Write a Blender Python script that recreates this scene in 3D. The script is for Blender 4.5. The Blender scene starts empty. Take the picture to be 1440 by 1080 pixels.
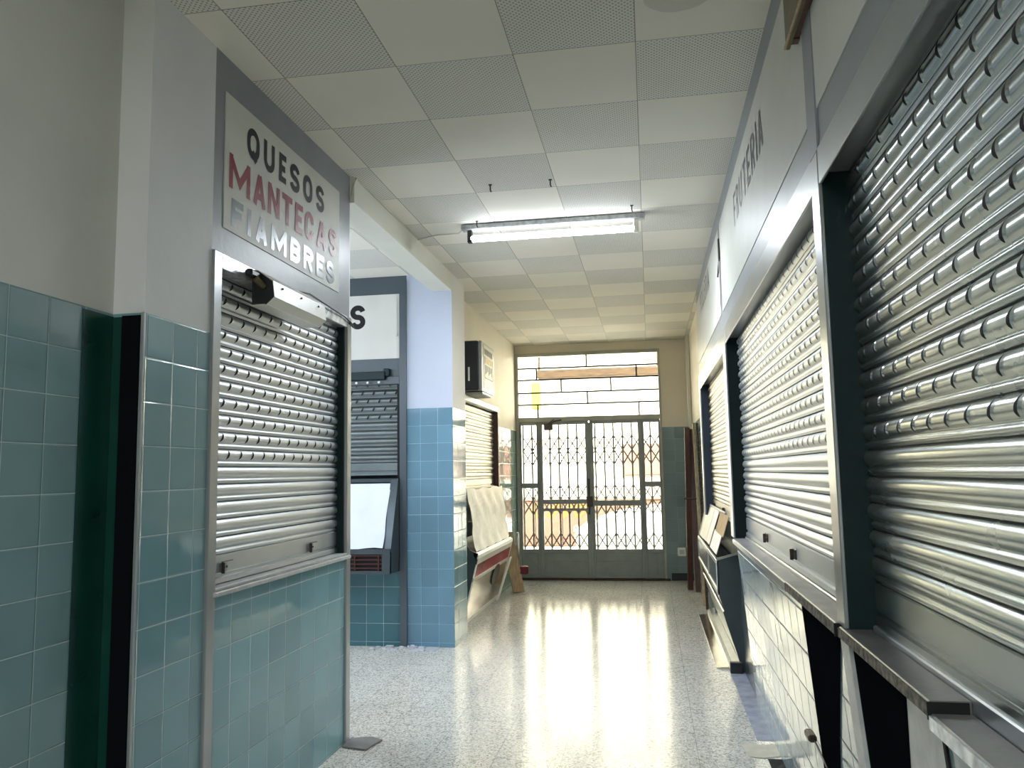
import bpy, math, random
from mathutils import Vector, Matrix
random.seed(7)
S = bpy.context.scene
COL = S.collection
CEIL = 3.755
TT = 2.365            # top of the tile dado

# ------------------------------------------------------------------ materials
def mat(name, col=(.8, .8, .8), rough=.5, metal=0., bump=0., bscale=40., var=0., vscale=6., spec=.5, coat=0., stretch=None, rvar=0.):
    m = bpy.data.materials.new(name); m.use_nodes = True
    nt = m.node_tree; N = nt.nodes; L = nt.links
    b = N['Principled BSDF']
    b.inputs['Base Color'].default_value = (*col, 1)
    b.inputs['Roughness'].default_value = rough
    b.inputs['Metallic'].default_value = metal
    b.inputs['Specular IOR Level'].default_value = spec
    b.inputs['Coat Weight'].default_value = coat
    b.inputs['Coat Roughness'].default_value = .08
    g = N.new('ShaderNodeNewGeometry')
    vec = g.outputs['Position']
    if stretch:
        mp = N.new('ShaderNodeVectorMath'); mp.operation = 'MULTIPLY'
        mp.inputs[1].default_value = stretch; L.new(vec, mp.inputs[0]); vec = mp.outputs[0]
    if var or rvar:
        n = N.new('ShaderNodeTexNoise'); n.inputs['Scale'].default_value = vscale; n.inputs['Detail'].default_value = 5
        L.new(vec, n.inputs['Vector'])
        if var:
            r = N.new('ShaderNodeMapRange'); L.new(n.outputs['Fac'], r.inputs[0])
            r.inputs[1].default_value = .3; r.inputs[2].default_value = .7
            r.inputs[3].default_value = 1 - var; r.inputs[4].default_value = 1 + var * .5
            mx = N.new('ShaderNodeVectorMath'); mx.operation = 'MULTIPLY'
            mx.inputs[0].default_value = col; L.new(r.outputs[0], mx.inputs[1])
            L.new(mx.outputs[0], b.inputs['Base Color'])
        if rvar:
            r = N.new('ShaderNodeMapRange'); L.new(n.outputs['Fac'], r.inputs[0])
            r.inputs[1].default_value = .3; r.inputs[2].default_value = .7
            r.inputs[3].default_value = max(.03, rough - rvar); r.inputs[4].default_value = rough + rvar
            L.new(r.outputs[0], b.inputs['Roughness'])
    if bump:
        n = N.new('ShaderNodeTexNoise'); n.inputs['Scale'].default_value = bscale; n.inputs['Detail'].default_value = 4
        L.new(vec, n.inputs['Vector'])
        bp = N.new('ShaderNodeBump'); bp.inputs['Strength'].default_value = bump; bp.inputs['Distance'].default_value = .01
        L.new(n.outputs['Fac'], bp.inputs['Height']); L.new(bp.outputs[0], b.inputs['Normal'])
    return m

def mnode(nt, op, a, b=None, c=None):
    n = nt.nodes.new('ShaderNodeMath'); n.operation = op
    for i, v in enumerate((a, b, c)):
        if v is None: continue
        if isinstance(v, (int, float)): n.inputs[i].default_value = v
        else: nt.links.new(v, n.inputs[i])
    return n.outputs[0]

def tile_mat(name, axis, h0, pw=.2, ztop=TT, ph=.1785, tile=(.13, .27, .30), paint=(.72, .71, .67), rough=.1, grout=(.42, .52, .53), z0=TT, gw=.0022, wob=.25):
    m = bpy.data.materials.new(name); m.use_nodes = True
    nt = m.node_tree; N = nt.nodes; L = nt.links
    b = N['Principled BSDF']; out = N['Material Output']
    g = N.new('ShaderNodeNewGeometry')
    s = N.new('ShaderNodeSeparateXYZ'); L.new(g.outputs['Position'], s.inputs[0])
    h = s.outputs[axis]; z = s.outputs[2]
    u = mnode(nt, 'DIVIDE', mnode(nt, 'SUBTRACT', h, h0), pw)
    v = mnode(nt, 'DIVIDE', mnode(nt, 'SUBTRACT', z, z0), ph)
    du = mnode(nt, 'MULTIPLY', mnode(nt, 'PINGPONG', u, .5), pw)
    dv = mnode(nt, 'MULTIPLY', mnode(nt, 'PINGPONG', v, .5), ph)
    d = mnode(nt, 'MINIMUM', du, dv)
    line = N.new('ShaderNodeMapRange'); L.new(d, line.inputs[0])
    line.inputs[1].default_value = gw * .45; line.inputs[2].default_value = gw; line.inputs[3].default_value = 1; line.inputs[4].default_value = 0
    edge = N.new('ShaderNodeMapRange'); L.new(d, edge.inputs[0]); edge.interpolation_type = 'SMOOTHSTEP'
    edge.inputs[1].default_value = 0; edge.inputs[2].default_value = .007; edge.inputs[3].default_value = 0; edge.inputs[4].default_value = 1
    # per tile tint and tilt
    cmb = N.new('ShaderNodeCombineXYZ'); L.new(mnode(nt, 'FLOOR', u), cmb.inputs[0]); L.new(mnode(nt, 'FLOOR', v), cmb.inputs[1])
    wn = N.new('ShaderNodeTexWhiteNoise'); L.new(cmb.outputs[0], wn.inputs['Vector'])
    no = N.new('ShaderNodeTexNoise'); no.inputs['Scale'].default_value = 2.2; L.new(g.outputs['Position'], no.inputs['Vector'])
    f = mnode(nt, 'ADD', mnode(nt, 'MULTIPLY', wn.outputs['Value'], .18), mnode(nt, 'MULTIPLY', no.outputs['Fac'], .3))
    f = mnode(nt, 'ADD', f, .76)
    tc = N.new('ShaderNodeVectorMath'); tc.operation = 'MULTIPLY'; tc.inputs[0].default_value = tile; L.new(f, tc.inputs[1])
    mx = N.new('ShaderNodeMix'); mx.data_type = 'RGBA'
    L.new(line.outputs[0], mx.inputs[0]); L.new(tc.outputs[0], mx.inputs[6]); mx.inputs[7].default_value = (*grout, 1)
    L.new(mx.outputs[2], b.inputs['Base Color'])
    L.new(mnode(nt, 'ADD', mnode(nt, 'MULTIPLY', line.outputs[0], .5), rough), b.inputs['Roughness'])
    wv = N.new('ShaderNodeTexNoise'); wv.inputs['Scale'].default_value = 9; wv.inputs['Detail'].default_value = 1
    L.new(g.outputs['Position'], wv.inputs['Vector'])
    # tilt every tile a little
    tilt = mnode(nt, 'MULTIPLY', mnode(nt, 'SUBTRACT', wn.outputs['Value'], .5), mnode(nt, 'MULTIPLY', h, .012))
    hgt = mnode(nt, 'ADD', mnode(nt, 'MULTIPLY', edge.outputs[0], .0025), mnode(nt, 'MULTIPLY', wv.outputs['Fac'], .0016 * wob * 4))
    hgt = mnode(nt, 'ADD', hgt, tilt)
    bp = N.new('ShaderNodeBump'); bp.inputs['Strength'].default_value = .6; bp.inputs['Distance'].default_value = 1.
    L.new(hgt, bp.inputs['Height']); L.new(bp.outputs[0], b.inputs['Normal'])
    if ztop is not None:
        p = N.new('ShaderNodeBsdfPrincipled'); p.inputs['Roughness'].default_value = .6
        n2 = N.new('ShaderNodeTexNoise'); n2.inputs['Scale'].default_value = 1.7; n2.inputs['Detail'].default_value = 6; L.new(g.outputs['Position'], n2.inputs['Vector'])
        k = mnode(nt, 'ADD', mnode(nt, 'MULTIPLY', n2.outputs['Fac'], .2), .9)
        pc = N.new('ShaderNodeVectorMath'); pc.operation = 'MULTIPLY'; pc.inputs[0].default_value = paint; L.new(k, pc.inputs[1])
        L.new(pc.outputs[0], p.inputs['Base Color'])
        b2 = N.new('ShaderNodeBump'); b2.inputs['Strength'].default_value = .25; b2.inputs['Distance'].default_value = .01
        n3 = N.new('ShaderNodeTexNoise'); n3.inputs['Scale'].default_value = 14; n3.inputs['Detail'].default_value = 3; L.new(g.outputs['Position'], n3.inputs['Vector'])
        L.new(n3.outputs['Fac'], b2.inputs['Height']); L.new(b2.outputs[0], p.inputs['Normal'])
        ms = N.new('ShaderNodeMixShader')
        L.new(mnode(nt, 'GREATER_THAN', z, ztop), ms.inputs[0]); L.new(b.outputs[0], ms.inputs[1]); L.new(p.outputs[0], ms.inputs[2])
        L.new(ms.outputs[0], out.inputs['Surface'])
    return m

def ceiling_mat():
    m = bpy.data.materials.new('ceiling_tiles'); m.use_nodes = True
    nt = m.node_tree; N = nt.nodes; L = nt.links; b = N['Principled BSDF']
    g = N.new('ShaderNodeNewGeometry'); s = N.new('ShaderNodeSeparateXYZ'); L.new(g.outputs['Position'], s.inputs[0])
    u = mnode(nt, 'DIVIDE', mnode(nt, 'SUBTRACT', s.outputs[0], .0023), .6)
    v = mnode(nt, 'DIVIDE', mnode(nt, 'SUBTRACT', s.outputs[1], 3.743), .634)
    par = mnode(nt, 'FLOORED_MODULO', mnode(nt, 'ADD', mnode(nt, 'FLOOR', u), mnode(nt, 'FLOOR', v)), 2)
    perf = mnode(nt, 'LESS_THAN', par, .5)
    d = mnode(nt, 'MINIMUM', mnode(nt, 'MULTIPLY', mnode(nt, 'PINGPONG', u, .5), .6), mnode(nt, 'MULTIPLY', mnode(nt, 'PINGPONG', v, .5), .634))
    line = N.new('ShaderNodeMapRange'); L.new(d, line.inputs[0])
    line.inputs[1].default_value = .0012; line.inputs[2].default_value = .0028; line.inputs[3].default_value = 1; line.inputs[4].default_value = 0
    # holes: staggered grid of small round perforations
    P = .0185
    a = mnode(nt, 'MULTIPLY', mnode(nt, 'ADD', s.outputs[0], s.outputs[1]), .7071 / P)
    c = mnode(nt, 'MULTIPLY', mnode(nt, 'SUBTRACT', s.outputs[0], s.outputs[1]), .7071 / P)
    fa = mnode(nt, 'SUBTRACT', mnode(nt, 'FRACT', a), .5); fc = mnode(nt, 'SUBTRACT', mnode(nt, 'FRACT', c), .5)
    r2 = mnode(nt, 'ADD', mnode(nt, 'MULTIPLY', fa, fa), mnode(nt, 'MULTIPLY', fc, fc))
    hole = mnode(nt, 'MULTIPLY', mnode(nt, 'LESS_THAN', r2, .06), perf)
    no = N.new('ShaderNodeTexNoise'); no.inputs['Scale'].default_value = 1.3; no.inputs['Detail'].default_value = 5; L.new(g.outputs['Position'], no.inputs['Vector'])
    k = mnode(nt, 'ADD', mnode(nt, 'MULTIPLY', no.outputs['Fac'], .2), .9)
    cmb = N.new('ShaderNodeCombineXYZ'); L.new(mnode(nt, 'FLOOR', u), cmb.inputs[0]); L.new(mnode(nt, 'FLOOR', v), cmb.inputs[1])
    wn = N.new('ShaderNodeTexWhiteNoise'); L.new(cmb.outputs[0], wn.inputs['Vector'])
    k = mnode(nt, 'ADD', k, mnode(nt, 'MULTIPLY', wn.outputs['Value'], .06))
    m1 = N.new('ShaderNodeMix'); m1.data_type = 'RGBA'; L.new(perf, m1.inputs[0])
    m1.inputs[6].default_value = (.72, .69, .61, 1); m1.inputs[7].default_value = (.66, .645, .585, 1)
    m2 = N.new('ShaderNodeMix'); m2.data_type = 'RGBA'; L.new(hole, m2.inputs[0]); L.new(m1.outputs[2], m2.inputs[6]); m2.inputs[7].default_value = (.27, .26, .23, 1)
    m3 = N.new('ShaderNodeMix'); m3.data_type = 'RGBA'; L.new(line.outputs[0], m3.inputs[0]); L.new(m2.outputs[2], m3.inputs[6]); m3.inputs[7].default_value = (.2, .19, .16, 1)
    # painted-over stain on one plain tile
    sx = mnode(nt, 'DIVIDE', mnode(nt, 'SUBTRACT', s.outputs[0], .19), .17); sy = mnode(nt, 'DIVIDE', mnode(nt, 'SUBTRACT', s.outputs[1], 3.4), .14)
    sr = mnode(nt, 'ADD', mnode(nt, 'MULTIPLY', sx, sx), mnode(nt, 'MULTIPLY', sy, sy))
    sr = mnode(nt, 'ADD', sr, mnode(nt, 'MULTIPLY', no.outputs['Fac'], .8))
    st = mnode(nt, 'MULTIPLY', mnode(nt, 'LESS_THAN', sr, 1.25), .3)
    m4 = N.new('ShaderNodeMix'); m4.data_type = 'RGBA'; L.new(st, m4.inputs[0]); L.new(m3.outputs[2], m4.inputs[6]); m4.inputs[7].default_value = (.25, .24, .2, 1)
    mu = N.new('ShaderNodeVectorMath'); mu.operation = 'MULTIPLY'; L.new(m4.outputs[2], mu.inputs[0]); L.new(k, mu.inputs[1])
    L.new(mu.outputs[0], b.inputs['Base Color']); b.inputs['Roughness'].default_value = .75
    return m

def floor_mat():
    m = bpy.data.materials.new('terrazzo'); m.use_nodes = True
    nt = m.node_tree; N = nt.nodes; L = nt.links; b = N['Principled BSDF']
    g = N.new('ShaderNodeNewGeometry'); s = N.new('ShaderNodeSeparateXYZ'); L.new(g.outputs['Position'], s.inputs[0])
    cols = []
    def chips(scale, stops):
        v = N.new('ShaderNodeTexVoronoi'); v.inputs['Scale'].default_value = scale; L.new(g.outputs['Position'], v.inputs['Vector'])
        sp = N.new('ShaderNodeSeparateXYZ'); L.new(v.outputs['Color'], sp.inputs[0])
        r = N.new('ShaderNodeValToRGB'); r.color_ramp.interpolation = 'CONSTANT'
        e = r.color_ramp.elements
        e[0].position = stops[0][0]; e[0].color = (*stops[0][1], 1); e[1].position = stops[1][0]; e[1].color = (*stops[1][1], 1)
        for p, c in stops[2:]:
            q = e.new(p); q.color = (*c, 1)
        L.new(sp.outputs[0], r.inputs[0]); return r.outputs[0], v
    c1, v1 = chips(95, [(0, (.05, .045, .04)), (.07, (.20, .18, .16)), (.17, (.42, .39, .34)), (.32, (.66, .64, .58)), (.55, (.80, .78, .72)), (.82, (.58, .56, .51))])
    c2, v2 = chips(210, [(0, (.12, .11, .10)), (.10, (.45, .42, .38)), (.3, (.76, .74, .68)), (.7, (.66, .64, .58))])
    mx = N.new('ShaderNodeMix'); mx.data_type = 'RGBA'; mx.inputs[0].default_value = .5; L.new(c1, mx.inputs[6]); L.new(c2, mx.inputs[7])
    u = mnode(nt, 'DIVIDE', mnode(nt, 'SUBTRACT', s.outputs[0], -.178), .4); v = mnode(nt, 'DIVIDE', mnode(nt, 'SUBTRACT', s.outputs[1], 7.205), .4245)
    d = mnode(nt, 'MINIMUM', mnode(nt, 'MULTIPLY', mnode(nt, 'PINGPONG', u, .5), .4), mnode(nt, 'MULTIPLY', mnode(nt, 'PINGPONG', v, .5), .4245))
    line = N.new('ShaderNodeMapRange'); L.new(d, line.inputs[0])
    line.inputs[1].default_value = .0008; line.inputs[2].default_value = .0026; line.inputs[3].default_value = .55; line.inputs[4].default_value = 0
    no = N.new('ShaderNodeTexNoise'); no.inputs['Scale'].default_value = 1.6; no.inputs['Detail'].default_value = 4; L.new(g.outputs['Position'], no.inputs['Vector'])
    m3 = N.new('ShaderNodeMix'); m3.data_type = 'RGBA'; L.new(line.outputs[0], m3.inputs[0]); L.new(mx.outputs[2], m3.inputs[6]); m3.inputs[7].default_value = (.12, .09, .07, 1)
    # wandering hairline cracks
    w = N.new('ShaderNodeTexNoise'); w.inputs['Scale'].default_value = .55; w.inputs['Detail'].default_value = 3; L.new(g.outputs['Position'], w.inputs['Vector'])
    cr = mnode(nt, 'ABSOLUTE', mnode(nt, 'SUBTRACT', w.outputs['Fac'], .5))
    cl = N.new('ShaderNodeMapRange'); L.new(cr, cl.inputs[0]); cl.inputs[1].default_value = .0004; cl.inputs[2].default_value = .0014; cl.inputs[3].default_value = .4; cl.inputs[4].default_value = 0
    m5 = N.new('ShaderNodeMix'); m5.data_type = 'RGBA'; L.new(cl.outputs[0], m5.inputs[0]); L.new(m3.outputs[2], m5.inputs[6]); m5.inputs[7].default_value = (.25, .2, .16, 1)
    k = mnode(nt, 'ADD', mnode(nt, 'MULTIPLY', no.outputs['Fac'], .25), .92)
    mu = N.new('ShaderNodeVectorMath'); mu.operation = 'MULTIPLY'; L.new(m5.outputs[2], mu.inputs[0]); L.new(k, mu.inputs[1])
    L.new(mu.outputs[0], b.inputs['Base Color'])
    L.new(mnode(nt, 'ADD', mnode(nt, 'MULTIPLY', no.outputs['Fac'], .12), .10), b.inputs['Roughness'])
    b.inputs['Specular IOR Level'].default_value = .30
    n3 = N.new('ShaderNodeTexNoise'); n3.inputs['Scale'].default_value = 5; L.new(g.outputs['Position'], n3.inputs['Vector'])
    bp = N.new('ShaderNodeBump'); bp.inputs['Strength'].default_value = .25; bp.inputs['Distance'].default_value = .004
    L.new(n3.outputs['Fac'], bp.inputs['Height']); L.new(bp.outputs[0], b.inputs['Normal'])
    return m

def emit(name, col, st):
    m = bpy.data.materials.new(name); m.use_nodes = True
    b = m.node_tree.nodes['Principled BSDF']; b.inputs['Base Color'].default_value = (*col, 1)
    b.inputs['Emission Color'].default_value = (*col, 1); b.inputs['Emission Strength'].default_value = st
    return m

def glass_mat(name, tint=(.95, .98, .97), rough=0.):
    m = bpy.data.materials.new(name); m.use_nodes = True
    nt = m.node_tree; N = nt.nodes; L = nt.links; N.remove(N['Principled BSDF'])
    t = N.new('ShaderNodeBsdfTransparent'); t.inputs[0].default_value = (*tint, 1)
    gl = N.new('ShaderNodeBsdfGlossy'); gl.inputs['Roughness'].default_value = rough + .02
    fr = N.new('ShaderNodeFresnel'); fr.inputs[0].default_value = 1.45
    mx = N.new('ShaderNodeMixShader'); L.new(mnode(nt, 'MULTIPLY', fr.outputs[0], .8), mx.inputs[0]); L.new(t.outputs[0], mx.inputs[1]); L.new(gl.outputs[0], mx.inputs[2])
    L.new(mx.outputs[0], N['Material Output'].inputs['Surface'])
    return m

M = {}
M['cream'] = mat('cream_paint', (.72, .68, .58), .6, bump=.15, bscale=15, var=.06, vscale=2)
M['white'] = mat('white_paint', (.72, .74, .76), .5, bump=.15, bscale=15, var=.05, vscale=2)
M['beam'] = mat('beam_paint', (.76, .75, .66), .55, bump=.2, bscale=12, var=.06, vscale=2)
M['grey'] = mat('grey_paint', (.25, .27, .29), .40, bump=.12, bscale=20, var=.1, vscale=3)
M['greydark'] = mat('dark_grey_paint', (.065, .085, .10), .35, bump=.1, bscale=20, var=.1, vscale=3)
M['sign'] = mat('sign_enamel', (.62, .62, .57), .45, bump=.08, bscale=8, var=.06, vscale=3, spec=.2)
M['black'] = mat('black_lettering', (.010, .010, .012), .45, spec=.25)
M['red'] = mat('red_lettering', (.26, .022, .036), .4, var=.2, vscale=9, spec=.3)
M['silver'] = mat('silver_lettering', (.17, .19, .20), .3, metal=.2, var=.25, vscale=14, spec=.4)
M['ltext'] = mat('faded_lettering', (.09, .09, .10), .35, var=.2, vscale=9)
M['galv'] = mat('galvanised_steel', (.56, .59, .605), .38, metal=.8, var=.06, vscale=2)
M['galvR'] = mat('galvanised_steel_dull', (.40, .43, .40), .25, metal=.92, var=.12, vscale=1.5, rvar=.05)
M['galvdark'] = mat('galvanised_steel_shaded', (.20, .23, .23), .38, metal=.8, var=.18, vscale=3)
M['galvwarm'] = mat('galvanised_steel_pale', (.56, .53, .46), .38, metal=.7, var=.14, vscale=5, rvar=.08)
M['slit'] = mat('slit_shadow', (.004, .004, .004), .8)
M['frame'] = mat('brushed_frame', (.40, .42, .43), .28, metal=.6, var=.1, vscale=3)
M['framebright'] = mat('peeling_aluminium', (.74, .77, .80), .3, metal=.55, var=.5, vscale=22, bump=.4, bscale=30)
M['jamb'] = mat('dark_green_jamb', (.008, .022, .023), .35, var=.2, vscale=4, spec=.2)
M['jambblue'] = mat('blue_grey_jamb', (.035, .05, .075), .4, var=.2, vscale=4, spec=.3)
M['sill'] = mat('worn_sill', (.34, .34, .34), .35, var=.22, vscale=9, bump=.1)
M['silldark'] = mat('dark_worn_sill', (.15, .15, .145), .35, var=.2, vscale=9, bump=.1)
M['sillwhite'] = mat('pale_sill', (.52, .53, .52), .4, var=.2, vscale=12, bump=.15)
M['chip'] = mat('broken_chipboard_edge', (.20, .17, .14), .8, var=.75, vscale=45, bump=1., bscale=60)
M['matteblack'] = mat('matte_black', (.006, .007, .009), .9, spec=0.)
M['plate'] = mat('grey_plate', (.22, .21, .20), .45, var=.15, vscale=10)
M['card'] = mat('cream_card', (.60, .55, .45), .6, var=.12, vscale=18)
M['cardboard'] = mat('brown_cardboard', (.44, .30, .15), .7, var=.15, vscale=9)
M['doorpaint'] = mat('door_grey_paint', (.28, .295, .28), .4, var=.1, vscale=6)
M['doorpale'] = mat('door_frame_paint', (.42, .42, .35), .4, var=.12, vscale=6)
M['gate'] = mat('gate_steel', (.16, .17, .155), .6)
M['bars'] = mat('glazing_bar_paint', (.05, .055, .05), .6, spec=.2)
M['glass'] = glass_mat('clear_glass')
M['lock'] = mat('lock_metal', (.08, .06, .05), .45, metal=.5, var=.3)
M['stainless'] = mat('stainless_steel', (.62, .60, .55), .16, metal=1., var=.1, vscale=2, rvar=.06, bump=.08, bscale=3)
M['cabinet'] = mat('cabinet_side', (.07, .09, .10), .25, metal=.4, var=.15, vscale=4)
M['cabgrey'] = mat('cabinet_trim', (.45, .47, .46), .3, metal=.8, var=.12)
M['redpanel'] = mat('red_panel', (.42, .025, .04), .25, var=.25, vscale=4)
M['grille'] = mat('brown_grille', (.06, .012, .01), .4)
M['paper'] = mat('white_paper', (.74, .78, .86), .7, bump=.5, bscale=7, var=.06, vscale=4)
M['marble'] = mat('pale_plastic_sheet', (.80, .77, .68), .4, bump=.7, bscale=9, var=.1, vscale=7)
M['wooddark'] = mat('dark_stained_wood', (.085, .025, .012), .4, var=.4, vscale=7, stretch=(8, 8, .8), bump=.2)
M['woodpale'] = mat('pale_wood', (.46, .33, .19), .6, var=.3, vscale=7, stretch=(8, 8, .9), bump=.2)
M['woodolive'] = mat('varnished_wood_box', (.14, .11, .05), .45, var=.3, vscale=9, stretch=(1, .6, 6))
M['plastic'] = mat('ivory_plastic', (.80, .78, .70), .35, var=.05)
M['blackplastic'] = mat('black_plastic', (.015, .016, .018), .4)
M['darkred'] = mat('dark_red_plastic', (.13, .008, .015), .4)
M['poster'] = mat('poster_sheet', (.66, .60, .48), .4, var=.12, vscale=16)
M['posterink'] = mat('poster_ink', (.08, .065, .05), .5, var=.6, vscale=50)
M['posterwarm'] = mat('poster_warm', (.75, .50, .20), .5, var=.4, vscale=30)
M['plaster'] = mat('loose_plaster', (.55, .57, .62), .8, var=.3, vscale=30, bump=1, bscale=50)
M['bluefloor'] = mat('blue_grey_floor_paint', (.30, .33, .42), .5, var=.35, vscale=10, bump=.3, bscale=40)
M['tube'] = emit('lit_tube', (.90, .96, 1.), 9)
M['holder'] = mat('lamp_fitting', (.42, .44, .46), .4, var=.4, vscale=30)
M['cable'] = mat('black_cable', (.02, .02, .02), .5)
M['cablepale'] = mat('white_cable', (.6, .58, .52), .5)
M['greenpaint'] = mat('dark_green_gloss', (.004, .045, .032), .25, var=.3, vscale=3)
M['darkback'] = mat('shaded_backing', (.03, .03, .03), .8)
M['asphalt'] = mat('street_paving', (.62, .60, .56), .8, var=.1, vscale=3)
M['facade'] = mat('bright_render', (.85, .84, .80), .8, var=.04, vscale=1)
M['terracotta'] = mat('terracotta_wall', (.16, .085, .065), .8, var=.12, vscale=2)
M['orange'] = mat('orange_paint', (.26, .12, .012), .7)
M['yellow'] = mat('yellow_panel', (.30, .32, .03), .7)
M['redsign'] = mat('red_awning', (.19, .10, .085), .8, var=.1)
M['carwhite'] = mat('white_car_paint', (.80, .82, .84), .2, coat=.6)
M['carglass'] = mat('car_window', (.05, .06, .07), .1)
M['tyre'] = mat('tyre_rubber', (.02, .02, .02), .7)
M['leaf'] = mat('weed_leaf', (.08, .12, .03), .6, var=.3, vscale=20)
M['oldwood'] = mat('weathered_beam', (.075, .045, .025), .8, var=.8, vscale=12, stretch=(.6, 4, 6), bump=.6)
M['screwdark'] = mat('rusty_hook', (.03, .025, .02), .5, metal=.5)

T_big = tile_mat('teal_tile_near', 1, 2.36, .19, tile=(.16, .275, .295), paint=(.60, .60, .565), rough=.09)
T_col = tile_mat('teal_tile_column', 1, 2.92, .185, tile=(.19, .345, .385), paint=(.68, .69, .69), rough=.07)
T_ctr = tile_mat('teal_tile_counter', 1, 3.443, .1945, None, .1815, tile=(.22, .40, .445), z0=1.10, rough=.07)
T_pil = tile_mat('cool_lit_pillar', 0, -2.289, .1795, tile=(.13, .255, .345), paint=(.50, .55, .66), rough=.1, grout=(.30, .50, .62))  # blue tile and lavender paint hold the cool light on this face
T_pilside = tile_mat('pale_tile_pillar_side', 1, 7.93, .19, tile=(.25, .40, .44), paint=(.78, .76, .72), rough=.09)
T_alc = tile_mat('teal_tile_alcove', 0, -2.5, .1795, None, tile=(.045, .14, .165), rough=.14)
T_far = tile_mat('pale_tile_far', 1, 11.3, .19, tile=(.26, .40, .38), paint=(.80, .74, .62), rough=.07)
T_end = tile_mat('teal_tile_end', 0, .2, .19, tile=(.20, .265, .265), paint=(.74, .67, .54), rough=.25, grout=(.25, .32, .32))
T_right = tile_mat('white_tile_right', 1, 3.61, .2, None, .185, tile=(.36, .44, .47), z0=1.10, rough=.05, grout=(.16, .17, .17), gw=.003)

# ------------------------------------------------------------------ mesh helpers
class MB:
    def __init__(s): s.v = []; s.f = []; s.m = []; s.sm = []
    def face(s, pts, mi=0, sm=False):
        n = len(s.v); s.v += [tuple(p) for p in pts]; s.f.append(tuple(range(n, n + len(pts)))); s.m.append(mi); s.sm.append(sm)
    def grid(s, rows, mi=0, sm=True, closed=False):
        n = len(s.v); w = len(rows[0])
        for r in rows: s.v += [tuple(p) for p in r]
        for i in range(len(rows) - 1):
            for j in range(w - 1 + (1 if closed else 0)):
                k = (j + 1) % w
                s.f.append((n + i * w + j, n + i * w + k, n + (i + 1) * w + k, n + (i + 1) * w + j)); s.m.append(mi); s.sm.append(sm)
        return s
    def box(s, x0, x1, y0, y1, z0, z1, mi=0, bev=0.):
        x0, x1 = sorted((x0, x1)); y0, y1 = sorted((y0, y1)); z0, z1 = sorted((z0, z1))
        b = min(bev, (x1 - x0) * .45, (y1 - y0) * .45, (z1 - z0) * .45)
        if b <= 0:
            n = len(s.v)
            s.v += [(x0, y0, z0), (x1, y0, z0), (x1, y1, z0), (x0, y1, z0), (x0, y0, z1), (x1, y0, z1), (x1, y1, z1), (x0, y1, z1)]
            for f in ((0, 3, 2, 1), (4, 5, 6, 7), (0, 1, 5, 4), (1, 2, 6, 5), (2, 3, 7, 6), (3, 0, 4, 7)):
                s.f.append(tuple(n + i for i in f)); s.m.append(mi); s.sm.append(False)
            return s
        def ring(xa, xb, ya, yb, c, z): return [(xa + c, ya, z), (xb - c, ya, z), (xb, ya + c, z), (xb, yb - c, z), (xb - c, yb, z), (xa + c, yb, z), (xa, yb - c, z), (xa, ya + c, z)]
        rows = [ring(x0 + b, x1 - b, y0 + b, y1 - b, b * .3, z0), ring(x0, x1, y0, y1, b, z0 + b), ring(x0, x1, y0, y1, b, z1 - b), ring(x0 + b, x1 - b, y0 + b, y1 - b, b * .3, z1)]
        s.grid(rows, mi, False, True)
        s.face(rows[0][::-1], mi); s.face(rows[3], mi)
        return s
    def prism(s, poly, axis, a, b, mi=0):
        """poly in the two other axes, extruded along axis"""
        def P(p, t):
            if axis == 0: return (t, p[0], p[1])
            if axis == 1: return (p[0], t, p[1])
            return (p[0], p[1], t)
        s.face([P(p, a) for p in poly], mi); s.face([P(p, b) for p in poly][::-1], mi)
        n = len(poly)
        for i in range(n):
            q = poly[(i + 1) % n]; p = poly[i]
            s.face([P(p, a), P(p, b), P(q, b), P(q, a)], mi)
        return s
    def tube(s, pts, r, n=8, mi=0, cap=True, r2=None):
        pts = [Vector(p) for p in pts]; rows = []
        prev = None
        for i, p in enumerate(pts):
            t = (pts[min(i + 1, len(pts) - 1)] - pts[max(i - 1, 0)]).normalized()
            a = t.cross(Vector((0, 0, 1)))
            if a.length < .1: a = t.cross(Vector((1, 0, 0)))
            a.normalize()
            if prev is not None and a.dot(prev) < 0: a = -a
            prev = a; c = t.cross(a)
            rr = r if r2 is None else r + (r2 - r) * i / (len(pts) - 1)
            rows.append([p + (a * math.cos(2 * math.pi * k / n) + c * math.sin(2 * math.pi * k / n)) * rr for k in range(n)])
        s.grid(rows, mi, True, True)
        if cap: s.face(rows[0][::-1], mi); s.face(rows[-1], mi)
        return s
    def build(s, name, mats, parent=None):
        me = bpy.data.meshes.new(name)
        me.from_pydata(s.v, [], s.f)
        if not isinstance(mats, (list, tuple)): mats = [mats]
        for m in mats: me.materials.append(M[m] if isinstance(m, str) else m)
        me.polygons.foreach_set('material_index', s.m); me.polygons.foreach_set('use_smooth', s.sm)
        me.update()
        o = bpy.data.objects.new(name, me); COL.objects.link(o)
        if parent is not None:
            o.parent = parent
            W = wm(parent)
            o.matrix_parent_inverse = W.inverted()
        return o

def wm(o):
    m = Matrix.Translation(o.location) @ o.rotation_euler.to_matrix().to_4x4()
    if o.parent is not None: m = wm(o.parent) @ o.matrix_parent_inverse @ m
    return m

def thing(name, label, cat, loc, group=None, kind=None):
    o = bpy.data.objects.new(name, None); COL.objects.link(o); o.location = loc; o.empty_display_size = .1
    if kind: o['kind'] = kind
    if label: o['label'] = label
    if cat: o['category'] = cat
    if group: o['group'] = group
    return o
def tag(o, label, cat, group=None, kind=None):
    o['label'] = label; o['category'] = cat
    if group: o['group'] = group
    if kind: o['kind'] = kind
    return o
def struct(name, mb, m, label=None):
    o = mb.build(name, m); o['kind'] = 'structure'
    if label: o['label'] = label; o['category'] = name.split('_')[0].split('.')[0]
    return o

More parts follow.
